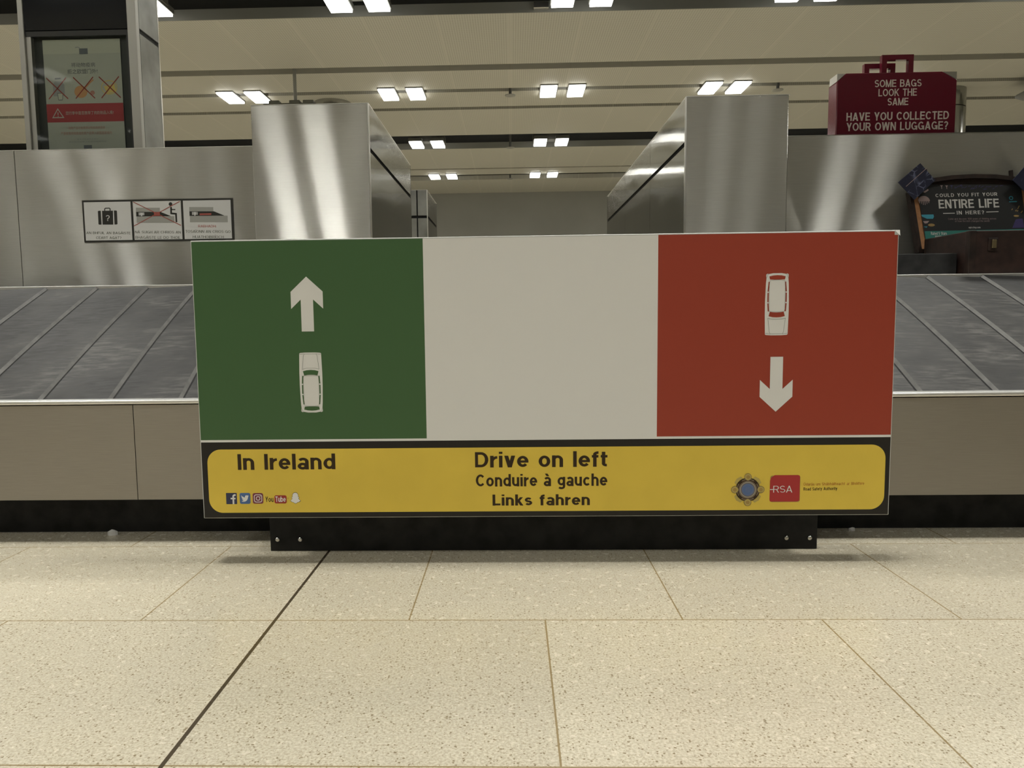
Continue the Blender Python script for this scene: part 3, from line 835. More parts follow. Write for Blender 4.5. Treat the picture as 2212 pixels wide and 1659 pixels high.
for k_, (dx, dy) in enumerate(((0, 0), (670, -10))):
    g = MB()
    q = lambda x, y: pp(x + dx, y + dy)
    g.poly([q(787, 222), q(1088, 222), q(1090, 273), q(789, 273)], 'stkgrey')
    g.poly([q(797, 332), q(1270, 326), q(1274, 408), q(799, 410)], 'stkgrey')
    g.poly([q(790, 274), q(1098, 273), q(1232, 326), q(793, 331)], 'stkblack')
    q2 = lambda x, y: pp2(x + dx, y + dy)
    g.poly([q2(823, 282), q2(893, 281), q2(895, 316), q2(825, 318)], 'sticker')
    for xx in (836, 880):
        g.poly([q2(xx - 3, 282), q2(xx + 3, 282), q2(xx + 5, 317), q2(xx - 1, 317)], 'stkblack')
    g.poly([q2(852, 318), q2(868, 318), q2(868, 327), q2(852, 327)], 'sticker')
    if k_ == 0:
        g.poly([q2(1013, 278), q2(1088, 272), q2(1092, 322), q2(1020, 325)], 'stkred')
        stroke(g, [(752, 150), (1358, 440)], 9, 'stkred', pp3)
        stroke(g, [(1338, 142), (764, 450)], 9, 'stkred', pp3)
    else:
        g.poly([q2(920, 300), q2(1065, 296), q2(1065, 318), q2(920, 322)], M['stkred'])
    g.build('belt_pictogram', st)
g = MB()
g.poly([pp2(1222 + 23 * cos(2 * pi * i / 20), 176 + 23 * sin(2 * pi * i / 20)) for i in range(20)], 'stkblack')
stroke(g, [(1229, 212), (1232, 290), (1292, 296), (1300, 400)], 21, 'stkblack', pp2)
stroke(g, [(1232, 243), (1284, 243)], 12, 'stkblack', pp2)
g.build('sitting_figure_pictogram', st)
g = MB()
wr(g, 'AN BHFUIL AN BAGÁISTE', 163, 722, 552, 30, 'stktext', pp, .14)
wr(g, 'CEART AGAT?', 286, 606, 613, 31, 'stktext', pp, .14)
wr(g, 'NÁ SUIGH AR CHRIOS AN', 778, 1354, 540, 32, 'stktext', pp, .14)
wr(g, 'BHAGÁISTE LE DO THOIL', 783, 1354, 608, 34, 'stktext', pp, .14)
wr(g, 'TOSAÍONN AN CRIOS GO', 1412, 1981, 530, 33, 'stktext', pp, .14)
wr(g, 'HUATHOIBRÍOCH', 1506, 1896, 598, 34, 'stktext', pp, .14)
wr(g, 'RABHADH:', 1573, 1800, 463, 31, 'stkred', pp, .14)
g.build('lettering', st)

# ------------------------------------------------------------------ road safety board in front of the carousel
SX0, SX1, SZ0, SZ1, SY = -.952, 1.119, .143, .983, 2.20
bd = thing('road_safety_board', (.083, 2.26, 0), 'long road safety board with green white and orange stripes over a yellow band', 'sign board')
MB().box(SX0, SX1, SY, SY + .07, SZ0, SZ1, 'board_edge').build('board', bd, bevel=.002)
MB().box(-.791, .960, 2.322, 2.54, 0, .139, 'kick').build('base', bd, bevel=.002)
for xx in (-.45, .62):
    MB().box(xx - .04, xx + .04, 2.272, 2.36, .141, .90, 'kick').build('upright', bd)
MB().box(-.70, .87, 2.272, 2.36, .1395, .20, 'kick').build('crossbar', bd)
for xx, zz in ((-.767, .038), (-.693, .038), (.863, .036), (.936, .036)):
    MB().lathe((xx, 2.3215, zz), [(.0078, 0), (.0070, -.003), (.0035, -.0048), (.001, -.005)], 'screw', 14, axis='y').build('screw', bd, smooth=True)
F1, F2, F3, F4 = front(SY - .0008), front(SY - .0014), front(SY - .0019), front(SY - .0024)
pf = MB()
ex, ez = SX0 + .003, SZ1 - .004
poly2(pf, [(-.2615, .3855), (-.2615, ez), (.4270, ez), (.4270, .3855)], 'white', F1)
poly2(pf, [(ex, .3855), (ex, ez), (-.2615, ez), (-.2615, .3855)], 'green', F1)
poly2(pf, [(.4270, .3855), (.4270, ez), (SX1 - .003, ez), (SX1 - .003, .3855)], 'red', F1)
poly2(pf, [(ex, .3785), (ex, .3855), (SX1 - .003, .3855), (SX1 - .003, .3785)], 'white', F1)
poly2(pf, [(ex, SZ0 + .002), (ex, .3785), (SX1 - .003, .3785), (SX1 - .003, SZ0 + .002)], 'black', F1)
poly2(pf, rrect(-.932, 1.103, .1605, .3565, .042, 10), 'yellow', F2)
pf.build('printed_face', bd, fix=False)

g = MB(); write(g, 'In Ireland', -.8389, -.5407, .2935, .0483, 'ink', F3, .20); g.build('lettering', bd, fix=False)
g = MB(); write(g, 'Drive on left', -.1178, .2815, .2955, .0478, 'ink', F3, .20); g.build('lettering', bd, fix=False)
g = MB(); write(g, 'Conduire à gauche', -.1155, .2801, .2372, .0378, 'ink', F3, .205); g.build('lettering', bd, fix=False)
g = MB(); write(g, 'Links fahren', -.0658, .2276, .1783, .0340, 'ink', F3, .21); g.build('lettering', bd, fix=False)

def arrow(cx, zt, zb, mp):
    s = 1 if zt > zb else -1; H = abs(zt - zb)
    P_ = [(0, 0), (.048, -.0445), (.048, -.0950), (.0185, -.0675), (.0185, -H), (-.0185, -H), (-.0185, -.0675), (-.048, -.0950), (-.048, -.0445)]
    return [(cx + a, zt + s * b) for a, b in P_]
g = MB(); poly2(g, arrow(-.6100, .8730, .7108, F2), 'white', F2); g.build('arrow', bd, fix=False)
g = MB(); poly2(g, arrow(.7765, .4572, .6200, F2), 'white', F2); g.build('arrow', bd, fix=False)

def car_picto(cx, zf, s, field):
    """seen from above; local y runs back from the bonnet (0) to the tail (.181)"""
    g = MB()
    q2 = lambda x, y: F2(cx + x, zf - s * y)
    q3 = lambda x, y: F3(cx + x, zf - s * y)
    q4 = lambda x, y: F4(cx + x, zf - s * y)
    out = [(-.0330, .003), (-.030, .001), (-.015, .0), (.015, .0), (.030, .001), (.0330, .003), (.0345, .06), (.0345, .10), (.0330, .15), (.0315, .168),
           (.0325, .172), (.0325, .177), (.029, .1795), (.025, .1785), (.012, .1808), (-.012, .1808), (-.025, .1785), (-.029, .1795), (-.0325, .177), (-.0325, .172),
           (-.0315, .168), (-.0330, .15), (-.0345, .10), (-.0345, .06)]
    poly2(g, out, 'white', q2)
    # windscreen, rear window and six side windows show the field colour
    poly2(g, [(-.0235, .0560), (-.012, .0530), (0, .0522), (.012, .0530), (.0235, .0560), (.0200, .0690), (.010, .0672), (0, .0668), (-.010, .0672), (-.0200, .0690)], field, q3)
    poly2(g, [(-.0215, .1625), (-.010, .1622), (.010, .1622), (.0215, .1625), (.0235, .1715), (.012, .1742), (0, .1750), (-.012, .1742), (-.0235, .1715)], field, q3)
    for m_ in (-1, 1):
        for a, b, xa, xb in ((.070, .0935, .0245, .0262), (.0970, .1240, .0262, .0262), (.1275, .1560, .0262, .0235)):
            poly2(g, [(m_ * (xa + .0018), a), (m_ * (xb + .0018), b), (m_ * (xb - .0018), b), (m_ * (xa - .0018), a)], field, q3)
    # bonnet lines
    for pts in ([(-.0205, .010), (-.0255, .0500)], [(.0205, .010), (.0255, .0500)], [(-.0255, .0500), (-.012, .0470), (.012, .0470), (.0255, .0500)],
                [(-.0205, .010), (-.018, .0045), (.018, .0045), (.0205, .010)], [(-.0325, .0055), (-.0215, .0045), (-.018, .0035)], [(.0325, .0055), (.0215, .0045), (.018, .0035)],
                [(-.0300, .169), (-.0305, .176), (-.0250, .1770)], [(.0300, .169), (.0305, .176), (.0250, .1770)]):
        stroke(g, pts, .0008, 'line', q3)
    roof = [(-.0215, .0700), (-.008, .0688), (.008, .0688), (.0215, .0700), (.0232, .0760), (.0232, .1520), (.0215, .1590), (.008, .1612), (-.008, .1612), (-.0215, .1590), (-.0232, .1520), (-.0232, .0760)]
    stroke(g, roof, .0006, 'line', q4, True)
    g.build('car_pictogram', bd, fix=False)
car_picto(-.6058, .6480, 1, 'green')
car_picto(.7732, .6832, -1, 'red')

# small round of marks bottom left
x0, x1, z0, z1 = -.8793, -.8460, .1876, .2222
g = MB(); poly2(g, rrect(x0, x1, z0, z1, .0014, 3), 'navy', F3)
c0, c1 = x0, z0
stroke(g, [(x0 + .0222, z0), (x0 + .0222, z0 + .0235)] + arc(x0 + .0222 + .0055, z0 + .0235, .0055, .0048, 180, 90, 6) + [(x0 + .0300, z0 + .0283)], .0052, 'white', F4)
stroke(g, [(x0 + .0142, z0 + .0175), (x0 + .0292, z0 + .0175)], .0045, 'white', front(SY - .0028))
g.build('letter_badge', bd, fix=False)
x0, x1, z0, z1 = -.8374, -.8046, .1880, .2220
g = MB(); poly2(g, rrect(x0, x1, z0, z1, .0052, 6), 'sky', F3)
bird = [(.15, .77), (.26, .67), (.40, .59), (.50, .57), (.50, .66), (.56, .75), (.66, .77), (.74, .74), (.84, .79), (.80, .70), (.85, .69), (.79, .61), (.76, .46), (.68, .32), (.55, .22), (.40, .18), (.25, .20), (.16, .25), (.28, .27), (.36, .31), (.24, .38), (.21, .45), (.29, .44), (.18, .55), (.17, .61), (.24, .59), (.15, .68)]
poly2(g, [(x0 + a * (x1 - x0), z0 + (b + .02) * (z1 - z0)) for a, b in bird], 'white', F4)
g.build('bird_badge', bd, fix=False)
x0, x1, z0, z1 = -.7975, -.7650, .1884, .2214
g = MB(); poly2(g, rrect(x0, x1, z0, z1, .0058, 6), 'plum', F3)
stroke(g, rrect(x0 + .0052, x1 - .0044, z0 + .0052, z1 - .0052, .0058, 5), .0021, 'white', F4, True)
cxx, czz = (x0 + x1) / 2 + .0004, (z0 + z1) / 2
stroke(g, arc(cxx, czz, .0056, .0056, 0, 360, 22)[:-1], .0021, 'white', F4, True)
disc(g, cxx + .0066, czz + .0068, .0012, 'white', F4, 10)
g.build('camera_badge', bd, fix=False)
g = MB(); write(g, 'You', -.7585, -.7342, .1938, .0165, 'ink', F3, .17)
poly2(g, rrect(-.7308, -.6932, .1888, .2140, .0055, 6), 'tubered', F3)
write(g, 'Tube', -.7275, -.6962, .1938, .0170, 'white', F4, .18)
stroke(g, [(-.6905, .2050), (-.6878, .2050)], .0012, 'ink', F3)
g.build('video_badge', bd, fix=False)
g = MB()
gx, gz, gw, gh = -.6662, .1886, .0310, .0332
half = [(0, 1), (.14, .97), (.24, .88), (.27, .76), (.27, .60), (.36, .60), (.37, .55), (.29, .49), (.36, .36), (.48, .27), (.47, .22), (.36, .19), (.34, .13), (.22, .13), (.12, .05), (0, .0)]
ghost = [(gx + a * gw, gz + b * gh) for a, b in half] + [(gx - a * gw, gz + b * gh) for a, b in half[-2:0:-1]]
poly2(g, [(gx + (a - gx) * 1.09, gz + gh / 2 + (b - gz - gh / 2) * 1.07) for a, b in ghost], 'ink', F3)
poly2(g, ghost, 'white', F4)
g.build('outline_badge', bd, fix=False)

# crest and authority plate bottom right
cx, cz, R = .6989, .2229, .0365
g = MB()
for i in range(4):
    a = radians(45 + 90 * i)
    u = (cos(a), sin(a)); v = (-sin(a), cos(a))
    poly2(g, [(cx + u[0] * r + v[0] * s_, cz + u[1] * r + v[1] * s_) for r, s_ in ((.024, -.015), (.043, -.013), (.047, 0), (.043, .013), (.024, .015))], 'paleg', F3)
mp35 = front(SY - .00215)
disc(g, cx, cz, R, 'paleg', F3)
stroke(g, arc(cx, cz, .0315, .0315, 0, 360, 36)[:-1], .0078, 'ink', mp35, True)
for i in range(8):
    a0 = 22.5 + 45 * i - 12
    stroke(g, arc(cx, cz, .0315, .0315, a0, a0 + 24, 6), .0032, 'taupe', front(SY - .0026))
disc(g, cx, cz, .0275, 'taupe', front(SY - .0031))
stroke(g, arc(cx, cz, .0225, .0225, 0, 360, 30)[:-1], .0022, 'stkgrey', front(SY - .0033), True)
disc(g, cx, cz, .0190, 'badgeblue', front(SY - .0036))
stroke(g, arc(cx, cz, .011, .011, 0, 360, 20)[:-1], .0025, 'sky', front(SY - .0038), True)
for i in range(4):
    a = radians(90 * i); rx, rz = cx + .0385 * cos(a), cz + .0385 * sin(a)
    disc(g, rx, rz, .0108, 'taupe', front(SY - .0033), 20)
    disc(g, rx, rz, .0096, 'paleg', front(SY - .0035), 20)
    disc(g, rx, rz, .0058, 'gold', front(SY - .0037), 14)
g.build('crest', bd, fix=False)
g = MB()
poly2(g, [(x + .0012, z - .0014) for x, z in rrect(.7643, .8530, .1856, .2662, .006, 5)], 'gold', front(SY - .00165))
poly2(g, [(.7640, .1915), (.7652, .1870), (.769, .1858), (.846, .1858), (.8515, .1880), (.8528, .192), (.8528, .262), (.851, .2652), (.847, .2662), (.778, .2662), (.7680, .2590), (.7648, .250)], 'rsared', F3)
write(g, 'RSA', .7745, .8310, .2135, .0205, 'white', F4, .11)
stroke(g, [(.7645, .2228), (.776, .2228)], .0023, 'white', front(SY - .0029))
g.build('authority_plate', bd, fix=False)
g = MB()
write(g, 'Údarás um Shábháilteacht ar Bhóithre', .8641, 1.0430, .2335, .0086, 'orange', F3, .15, skew=.012)
write(g, 'Road Safety Authority', .8641, .9640, .2190, .0092, 'ink', F3, .17, skew=.012)
g.build('lettering', bd, fix=False)
g = MB(); g.box(1.106, 1.1185, SY - .002, SY, .969, .9825, 'board_edge'); g.poly([(1.1045, SY - .003, .9828), (1.1195, SY - .003, .9828), (1.1195, SY - .006, .966)], 'white')
g.build('peeled_corner', bd, fix=False)

# ------------------------------------------------------------------ steel totem with poster
tt = thing('steel_totem', (-2.56, 4.65, 0), 'tall steel and dark glass totem at the left, holding a white warning poster', 'totem')
TX0, TX1, TY0, TY1, TZ = -2.918, -2.208, 4.50, 4.79, 3.4
MB().box(TX0 + .06, TX1 - .012, TY0 + .045, TY1 - .012, 0, TZ - .01, 'niche').build('core', tt)
MB().box(TX0, TX0 + .033, TY0, TY0 + .04, 0, TZ, 'steel_post').build('post', tt, bevel=.004)
MB().box(TX1 - .054, TX1, TY0, TY0 + .04, 0, TZ, 'steel_post').build('post', tt, bevel=.004)
MB().box(TX0 + .034, TX0 + .064, TY0 + .014, TY0 + .044, 0, 2.44, 'steel_post').build('inner_frame', tt)
MB().box(TX1 - .070, TX1 - .055, TY0 + .014, TY0 + .044, 0, 2.44, 'niche').build('inner_frame', tt)
MB().box(TX0 + .034, TX1 - .055, TY0 + .010, TY0 + .044, 2.475, TZ - .01, 'darkglass').build('dark_screen', tt)
MB().box(TX0 + .034, TX1 - .055, TY0 + .012, TY0 + .044, 2.440, 2.470, 'niche').build('crossbar', tt)
MB().box(TX0 + .065, TX1 - .071, TY0 + .012, TY0 + .016, .9, 2.439, 'glass').build('glass_pane', tt)
for z0, z1 in ((0, 2.455), (2.485, TZ)):
    MB().box(TX1 - .011, TX1, TY0 + .041, TY1 - .014, z0, z1, 'steel_dull').build('side_panel', tt)
    MB().box(TX0, TX0 + .011, TY0 + .041, TY1 - .014, z0, z1, 'steel_dull').build('side_panel', tt)
MB().box(TX1 - .014, TX1 + .001, TY1 - .013, TY1, 0, TZ, 'edge').build('corner_trim', tt)
MB().box(TX0, TX1 - .015, TY1 - .011, TY1, 0, TZ, 'steel').build('back_panel', tt)
MB().box(TX0, TX1, TY0, TY1, TZ + .001, TZ + .006, 'edge').build('top_panel', tt)

# poster behind the pane
PY = TY0 + .038
ps = thing('poster', (-2.55, PY, 1.72), 'white warning poster with three crossed out foods and a red band, inside the steel totem', 'poster')
PX0, PX1, PZ0, PZ1 = -2.800, -2.330, 1.775, 2.428
MB().box(PX0, PX1, PY, PY + .003, PZ0, PZ1, 'paper').build('sheet', ps)
PW, PH = PX1 - PX0, PZ1 - PZ0
def po(off):
    return lambda s, t: (PX0 + s * PW, PY - off, PZ1 - t * PH)
p1, p2, p3 = po(.0008), po(.0014), po(.002)
g = MB()
poly2(g, [(0, 0), (1, 0), (1, .125), (0, .125)], 'paper_light', p1)
poly2(g, [(.47, .08), (.58, .08), (.58, .13), (.47, .13)], 'postdark', p2)
stroke(g, [(.42, .072), (.45, .068), (.48, .075)], .008, 'postgrey', p2)
poly2(g, [(0, .57), (1, .57), (1, .735), (0, .735)], 'postred', p1)
stroke(g, [(.075, .692), (.215, .692), (.145, .615)], .010, 'paper', p2, True)
stroke(g, [(.145, .645), (.145, .670)], .010, 'paper', p2); stroke(g, [(.145, .677), (.145, .685)], .010, 'paper', p2)
poly2(g, [(.455, .945), (.56, .945), (.56, .995), (.455, .995)], 'postdark', p1)
g.build('printed_bands', ps, fix=False)
g = MB()      # crossed bottle, ham and cheese
poly2(g, [(.10, .40), (.13, .365), (.22, .365), (.25, .40), (.25, .50), (.10, .50)], 'postgrey', p1)
stroke(g, [(.13, .345), (.21, .342)], .014, 'postdark', p1)
poly2(g, [(.155, .475), (.225, .475), (.215, .535), (.165, .535)], 'paper_light', p2)
stroke(g, [(.155, .475), (.225, .475), (.215, .535), (.165, .535)], .006, 'postdark', p2, True)
disc(g, .46, .465, .085, 'postorange', p1, 24, .055)
stroke(g, [(.52, .43), (.60, .375), (.63, .36)], .014, 'postorange', p1)
disc(g, .61, .475, .03, 'postpink', p1, 14, .02)
stroke(g, arc(.83, .43, .10, .060, 0, 360, 24)[:-1], .008, 'postyellow', p1, True)
poly2(g, [(.76, .42), (.90, .40), (.92, .47), (.80, .485)], 'postyellow', p1)
for c_ in (.155, .505, .84):
    stroke(g, [(c_ - .135, .335), (c_ + .135, .525)], .011, 'postcross', p3)
    stroke(g, [(c_ + .125, .335), (c_ - .115, .525)], .011, 'postcross', p3)
g.build('food_pictograms', ps, fix=False)

def glyph_text(mbx, s, x0, x1, t0, mat, mp, tall):
    """characters outside the stroke alphabet: taken from the default font as outlines"""
    cu = bpy.data.curves.new('tmp', 'FONT'); cu.body = s; cu.size = 1.0; cu.resolution_u = 3
    ob = bpy.data.objects.new('tmp', cu); COL.objects.link(ob)
    dg = bpy.context.evaluated_depsgraph_get()
    me = bpy.data.meshes.new_from_object(ob.evaluated_get(dg))
    if len(me.vertices):
        xs = [v.co.x for v in me.vertices]; ys = [v.co.y for v in me.vertices]
        ax, bx, ay, by = min(xs), max(xs), min(ys), max(ys)
        for p in me.polygons:
            mbx.poly([mp(x0 + (me.vertices[i].co.x - ax) / (bx - ax) * (x1 - x0), t0 + tall * (by - me.vertices[i].co.y) / (by - ay)) for i in p.vertices], mat)
    bpy.data.objects.remove(ob); bpy.data.curves.remove(cu); bpy.data.meshes.remove(me)
g = MB()
glyph_text(g, '将动物疫病', .355, .665, .205, 'postdark', p1, .040)
glyph_text(g, '拒之欧盟门外!', .30, .69, .262, 'postdark', p1, .042)
glyph_text(g, '您行李中是否携带了肉奶制品入境?', .245, .87, .638, 'paper', p2, .032)
glyph_text(g, '动物产品可能携带动物疾病病原体', .27, .745, .775, 'postpink', p1, .026)
glyph_text(g, '严禁旅客将肉类或奶类产品带入欧盟国家境内', .165, .83, .822, 'postpink', p1, .028)
glyph_text(g, '更多信息请咨询海关', .37, .65, .884, 'postgrey', p1, .013)
glyph_text(g, '请在抵达欧盟之前查阅相关规定', .26, .755, .906, 'postgrey', p1, .014)
g.build('lettering', ps, fix=False)

# ------------------------------------------------------------------ maroon suitcase-shaped sign behind the right screen
mX0, mX1, mY0, mY1, mZ0, mZ1 = 1.858, 2.531, 4.40, 4.515, 1.52, 2.098
ms = thing('suitcase_sign', ((mX0 + mX1) / 2, 4.457, 0), 'glossy maroon suitcase shaped sign about bags looking the same', 'sign')
cxx, czz = .085, .046
out = [(mX0, mY0, mZ0), (mX1, mY0, mZ0), (mX1, mY0, mZ1 - czz), (mX1 - cxx, mY0, mZ1), (mX0 + cxx * .6, mY0, mZ1), (mX0, mY0, mZ1 - czz)]
MB().prism(out, (0, mY1 - mY0, 0), 'maroon').build('body', ms, bevel=.006)
for s_, xa, w_ in ((1, mX0, cxx * .6), (-1, mX1, cxx)):  # steel triangles added for the lamp glints on the top corners
    MB().prism([(xa + s_ * .001, mY0 + .004, mZ1 - czz + .002), (xa + s_ * w_ * .96, mY0 + .004, mZ1 - .001), (xa + s_ * .002, mY0 + .004, mZ1 - .002)], (0, .10, 0), 'edge').build('corner_glint', ms)
def handle(x0, x1, zt, y):
    b_ = .028
    g = MB()
    g.box(x0, x0 + b_, y, y + .028, mZ1 - .01, zt - b_, 'maroon'); g.box(x1 - b_, x1, y, y + .028, mZ1 - .01, zt - b_, 'maroon'); g.box(x0, x1, y, y + .028, zt - b_, zt, 'maroon')
    g.build('handle', ms)
handle(2.112, 2.289, 2.197, mY0 + .01)
handle(2.046, 2.222, 2.172, mY1 - .036)
fm = front(mY0 - .0008)
g = MB()
def mline(s_, a, b_, z, cap, w):
    write(g, s_, a, b_, z, cap, 'maroontext', fm, w)
mline('SOME BAGS', 2.0692, 2.332, 2.0165, .041, .17)
mline('LOOK THE', 2.0925, 2.308, 1.966, .041, .17)
mline('SAME', 2.145, 2.262, 1.915, .041, .17)
mline('HAVE YOU COLLECTED', 1.9165, 2.4925, 1.8330, .046, .19)
mline('YOUR OWN LUGGAGE?', 1.9185, 2.490, 1.7770, .046, .19)
g.build('lettering', ms, fix=False)
MB().box(2.0, 2.39, 4.425, 4.50, .02, mZ0 - .001, 'gray_metal').build('stand_post', ms)
MB().box(1.9, 2.49, 4.34, 4.60, 0, .02, 'gray_metal').build('foot_plate', ms)

# ------------------------------------------------------------------ open suitcase advert on the ledge
CX0, CX1, CYF, CYB = 2.128, 2.69, 3.545, 3.93
CZ0, CZ1 = ZB + .013, 1.117
cs = thing('open_suitcase', ((CX0 + CX1) / 2, 3.74, ZB), 'open dark brown suitcase holding an advert, lid leaning on the right steel screen', 'suitcase')
w_ = .018
g = MB()
g.box(CX0, CX1, CYF, CYF + w_, CZ0, CZ1, 'leather2'); g.box(CX0, CX1, CYB - w_, CYB, CZ0, CZ1, 'leather2')
g.box(CX0, CX0 + w_, CYF + w_, CYB - w_, CZ0, CZ1, 'leather2'); g.box(CX1 - w_, CX1, CYF + w_, CYB - w_, CZ0, CZ1, 'leather2')
g.box(CX0 + w_, CX1 - w_, CYF + w_, CYB - w_, CZ0, CZ0 + .02, 'leather2')
g.build('base_tray', cs, bevel=.004)
g = MB().box(CX0 - .003, CX0 + .030, CYF - .003, CYF + .03, CZ0, CZ1 + .001, 'leather')
g.build('corner_strip', cs, bevel=.003)
g = MB().box(2.212, 2.256, CYF - .004, CYF, 1.022, 1.082, 'leather'); g.box(2.226, 2.246, CYF - .011, CYF - .004, 1.035, 1.074, 'brass')
g.build('latch', cs, bevel=.002)
g = MB().box(2.55, 2.594, CYF - .004, CYF, 1.022, 1.082, 'leather'); g.box(2.562, 2.582, CYF - .011, CYF - .004, 1.035, 1.074, 'brass')
g.build('latch', cs, bevel=.002)
# the lid stands on the back edge and leans back
LT = .12                                         # lean
def lidp(x, z, d=0.0):
    return (x, 3.948 + (z - 1.07) * LT + d, z)
lid = [(2.112, 1.05), (2.690, 1.05), (2.735, 1.365), (2.70, 1.405), (2.62, 1.435), (2.52, 1.449), (2.405, 1.454), (2.29, 1.449), (2.19, 1.436), (2.105, 1.405), (2.072, 1.365)]
n_ = len(lid)
g = MB()
cx_, cz_ = 2.404, 1.24
inn = [(cx_ + (x - cx_) * .945, cz_ + (z - cz_) * .90) for x, z in lid]
for i in range(n_):
    j = (i + 1) % n_
    a, b, c, d_ = lid[i], lid[j], inn[j], inn[i]
    g.poly([lidp(*a), lidp(*b), lidp(*c), lidp(*d_)], 'leather')
    g.poly([lidp(*d_), lidp(*c), lidp(*c, .030), lidp(*d_, .030)], 'leather')
    g.poly([lidp(*a), lidp(*a, -.0 + .040), lidp(*b, .040), lidp(*b)], 'leather2')
g.poly([lidp(*p, .040) for p in lid], 'leather2')
g.build('lid', cs)
g = MB(); g.poly([lidp(*p, .026) for p in inn], 'leather2')
for m_ in (-1, 1):
    q = [(2.404 + m_ * a, b) for a, b in ((.262, 1.068), (.195, 1.068), (.205, 1.350), (.262, 1.375), (.300, 1.335))]
    g.poly([lidp(*p, .0245) for p in q], 'tan')
g.build('lining', cs)
def lm(off):
    def f(x, y):
        px_, py_ = 1920 + .1749 * x, 330 + .1749 * y
        X = 2.1494 + .00250 * (px_ - 2001) + .00013 * (py_ - 517); Z = 1.1179 + (517 - py_) * .002385 - 4.5e-5 * (px_ - 2001)
        return lidp(X, Z, .020 - off)
    return f
l1, l2, l3 = lm(0), lm(.0008), lm(.0014)
pc = MB()
pc.prism([l1(432, 375), l1(1655, 375), l1(1690, 1120), l1(486, 1120)], (0, .002, 0), 'advert')
pc.poly([l2(480, 962), l2(1682, 930), l2(1690, 1118), l2(486, 1118)], 'advteal')
poster = pc.build('advert_card', cs, fix=False)
g = MB()
def lw(t_, x0, x1, y, cap, w, mat='advtext', sk=.02, track=0.0):
    write(g, t_, x0, x1, -y, cap, mat, lambda a, b: l2(a, -b), w, track=track, skew=sk)
lw('COULD YOU FIT YOUR', 642, 1368, 536, 44, .18, sk=.026, track=.12)
lw('ENTIRE LIFE', 670, 1380, 678, 112, .19, sk=.022)
lw('IN HERE?', 876, 1196, 752, 46, .18, sk=.02, track=.14)
stroke(g, [(714, 738), (852, 735)], 9, 'advtext', l2); stroke(g, [(1222, 720), (1366, 714)], 9, 'advtext', l2)
lw('Come and discover 1500 years of thinking across', 768, 1332, 818, 22, .10, 'advpink', .01)
lw('of how the Irish changed the world', 846, 1250, 846, 22, .10, 'advpink', .01)
lw('epicchq.com', 1000, 1138, 924, 22, .2, 'advtext', .01)
def lw3(t_, x0, x1, y, cap, w):
    write(g, t_, x0, x1, -y, cap, 'advtext', lambda a, b: l3(a, -b), w, skew=.01)
lw3('Rated 5 Stars', 552, 738, 1008, 38, .2)
lw3('VISITED', 596, 672, 1036, 20, .2)
g.build('lettering', cs, fix=False)
g = MB()          # small coloured vignettes around the text
for x_, y_ in ((722, 400), (782, 402), (840, 400)):
    g.poly([l2(x_ - 16, y_ - 14), l2(x_ + 16, y_ - 14), l2(x_ + 3, y_ + 6), l2(x_ + 3, y_ + 30), l2(x_ - 3, y_ + 30), l2(x_ - 3, y_ + 6)], 'advpink' if x_ < 800 else 'advpurple')
for i in range(26):
    x_, y_ = random.uniform(850, 1420), random.uniform(392, 440)
    stroke(g, [(x_, y_), (x_ + random.uniform(14, 40), y_ - random.uniform(4, 22))], 6, 'advpurple', l2)
g.poly([l2(432 + a, 585 - b) for a, b in [(0, 0)] + [(70 + 70 * cos(radians(180 - t)), 66 * sin(radians(180 - t))) for t in range(0, 181, 15)] + [(138, 0)]], 'advpink')
for i in range(6):
    g.poly([l2(440 + i * 22, 585), l2(452 + i * 22, 585), l2(450 + i * 22, 640 - abs(i - 2.5) * 12), l2(444 + i * 22, 640 - abs(i - 2.5) * 12)], 'advpink')
g.poly([l2(455, 755), l2(600, 752), l2(604, 780), l2(590, 806), l2(520, 806), l2(462, 778)], 'advaqua')
g.poly([l2(470, 836), l2(545, 832), l2(520, 862), l2(490, 866)], 'advpink')
disc(g, 566, -884, 40, 'advgold', lambda a, b: l2(a, -b), 20, 18)
g.poly([l2(470, 905), l2(520, 902), l2(505, 918)], 'advaqua')
g.poly([l2(500, 470), l2(560, 432), l2(566, 450), l2(520, 482)], 'advpink')
stroke(g, arc(1526, 545, 20, 20, 0, 360, 16)[:-1], 9, 'advaqua', l2, True)
stroke(g, [(1500, 592), (1590, 588)], 12, 'advaqua', l2)
for i in range(8):
    x_, y_ = random.uniform(1520, 1640), random.uniform(655, 750)
    stroke(g, [(x_, y_), (x_ + 14, y_ - 18)], 10, 'advgold', l2)
disc(g, 1570, -768, 32, 'advgold', lambda a, b: l2(a, -b), 16, 12)
g.poly([l2(1510, 920), l2(1650, 915), l2(1640, 800), l2(1560, 810)], 'advpurple')
g.build('printed_pattern', cs, fix=False)

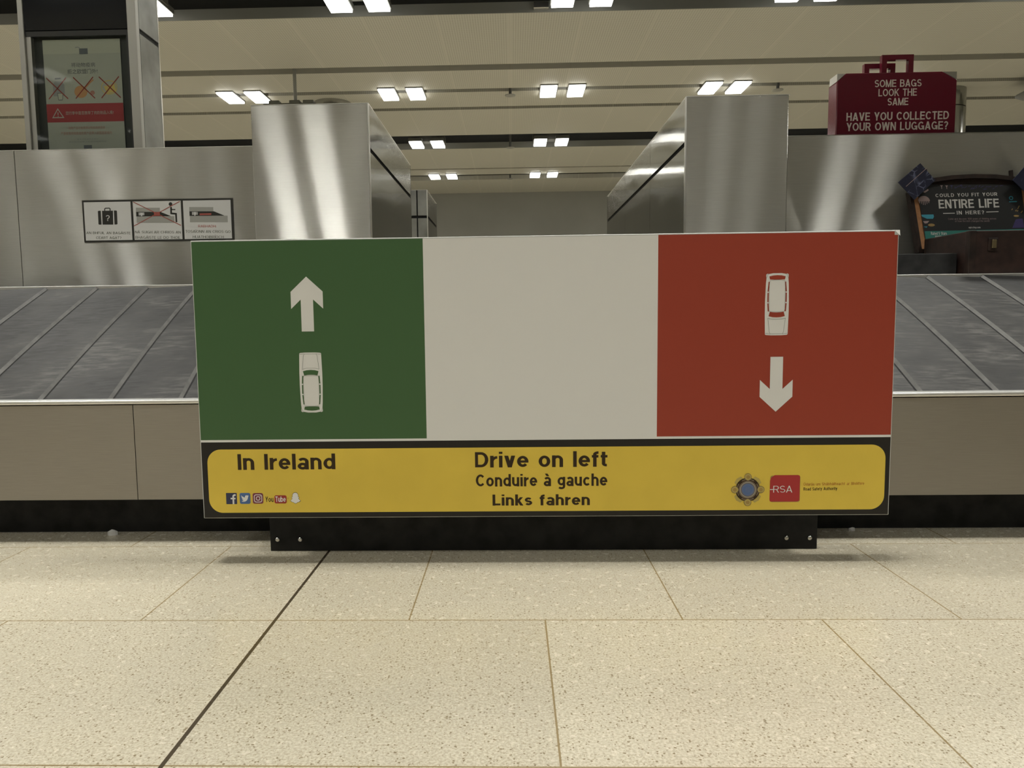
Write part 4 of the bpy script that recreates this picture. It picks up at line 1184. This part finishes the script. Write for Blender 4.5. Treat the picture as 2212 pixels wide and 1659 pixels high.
def card(pts, label, line):
    q = [lm(.055)(*p) for p in pts]
    t = thing('photo_card', q[0], label, 'card', 'dark blue cards on the suitcase corners')
    MB().prism(q, (0, .004, 0), 'map').build('card', t)
    if line:
        g_ = MB(); stroke(g_, line, 6, 'advpink', lm(.0565)); g_.build('printed_line', t, fix=False)
    return t
card([(425, 135), (585, 345), (322, 590), (150, 372)], 'dark blue patterned card on the left corner of the open suitcase lid', [(235, 425), (490, 200)])
card([(1672, 130), (1900, 330), (1700, 590), (1480, 345)], 'dark blue patterned card on the right corner of the lid, cut by the picture edge', None)
for a, b in ((2.274, 2.290), (2.706, 2.722)):
    pass
for x_, y_, h_ in ((548, 235, 62), (1558, 235, 44)):
    g = MB()
    g.prism([lm(.0)(x_ - 20, y_ + 60), lm(.0)(x_ + 18, y_ + 60), lm(.0)(x_ + 20, y_ - h_), lm(.0)(x_ - 16, y_ - h_ + 8)], (0, .012, 0), 'leather')
    g.build('strap_stub', cs)

t = thing('black_block', (1.93, 3.74, ZB), 'low black block on the ledge between the road sign and the open suitcase', 'slab')  # plain block filling the dark patch beside the suitcase
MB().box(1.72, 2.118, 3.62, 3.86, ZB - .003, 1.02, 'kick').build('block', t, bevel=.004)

# ------------------------------------------------------------------ scraps by the kick plate
def scrap(x, y, r, label):
    rnd = random.Random(int(x * 1000))
    g = MB()
    n = 9
    top = [(x + r * cos(2 * pi * i / n) * rnd.uniform(.5, 1.1), y + r * sin(2 * pi * i / n) * rnd.uniform(.3, .7), rnd.uniform(.004, r * .9)) for i in range(n)]
    bot = [(p[0] * 1.0, p[1], 0.0) for p in top]
    i0 = len(g.v); g.v += top + bot + [(x, y, r * 1.0)]
    for i in range(n):
        j = (i + 1) % n
        g.f.append((i, j, n * 2)); g.mi.append(g._m('scrap'))
        g.f.append((i, n + i, n + j, j)); g.mi.append(g._m('scrap'))
    g.f.append(tuple(range(n, 2 * n))); g.mi.append(g._m('scrap'))
    tag(g.build('paper_scrap'), label, 'scrap of paper', 'paper scraps on the floor')
scrap(-1.415, 2.51, .020, 'crumpled pale scrap on the floor left of the road sign')
scrap(1.160, 2.52, .012, 'small pale scrap on the floor right of the road sign base')
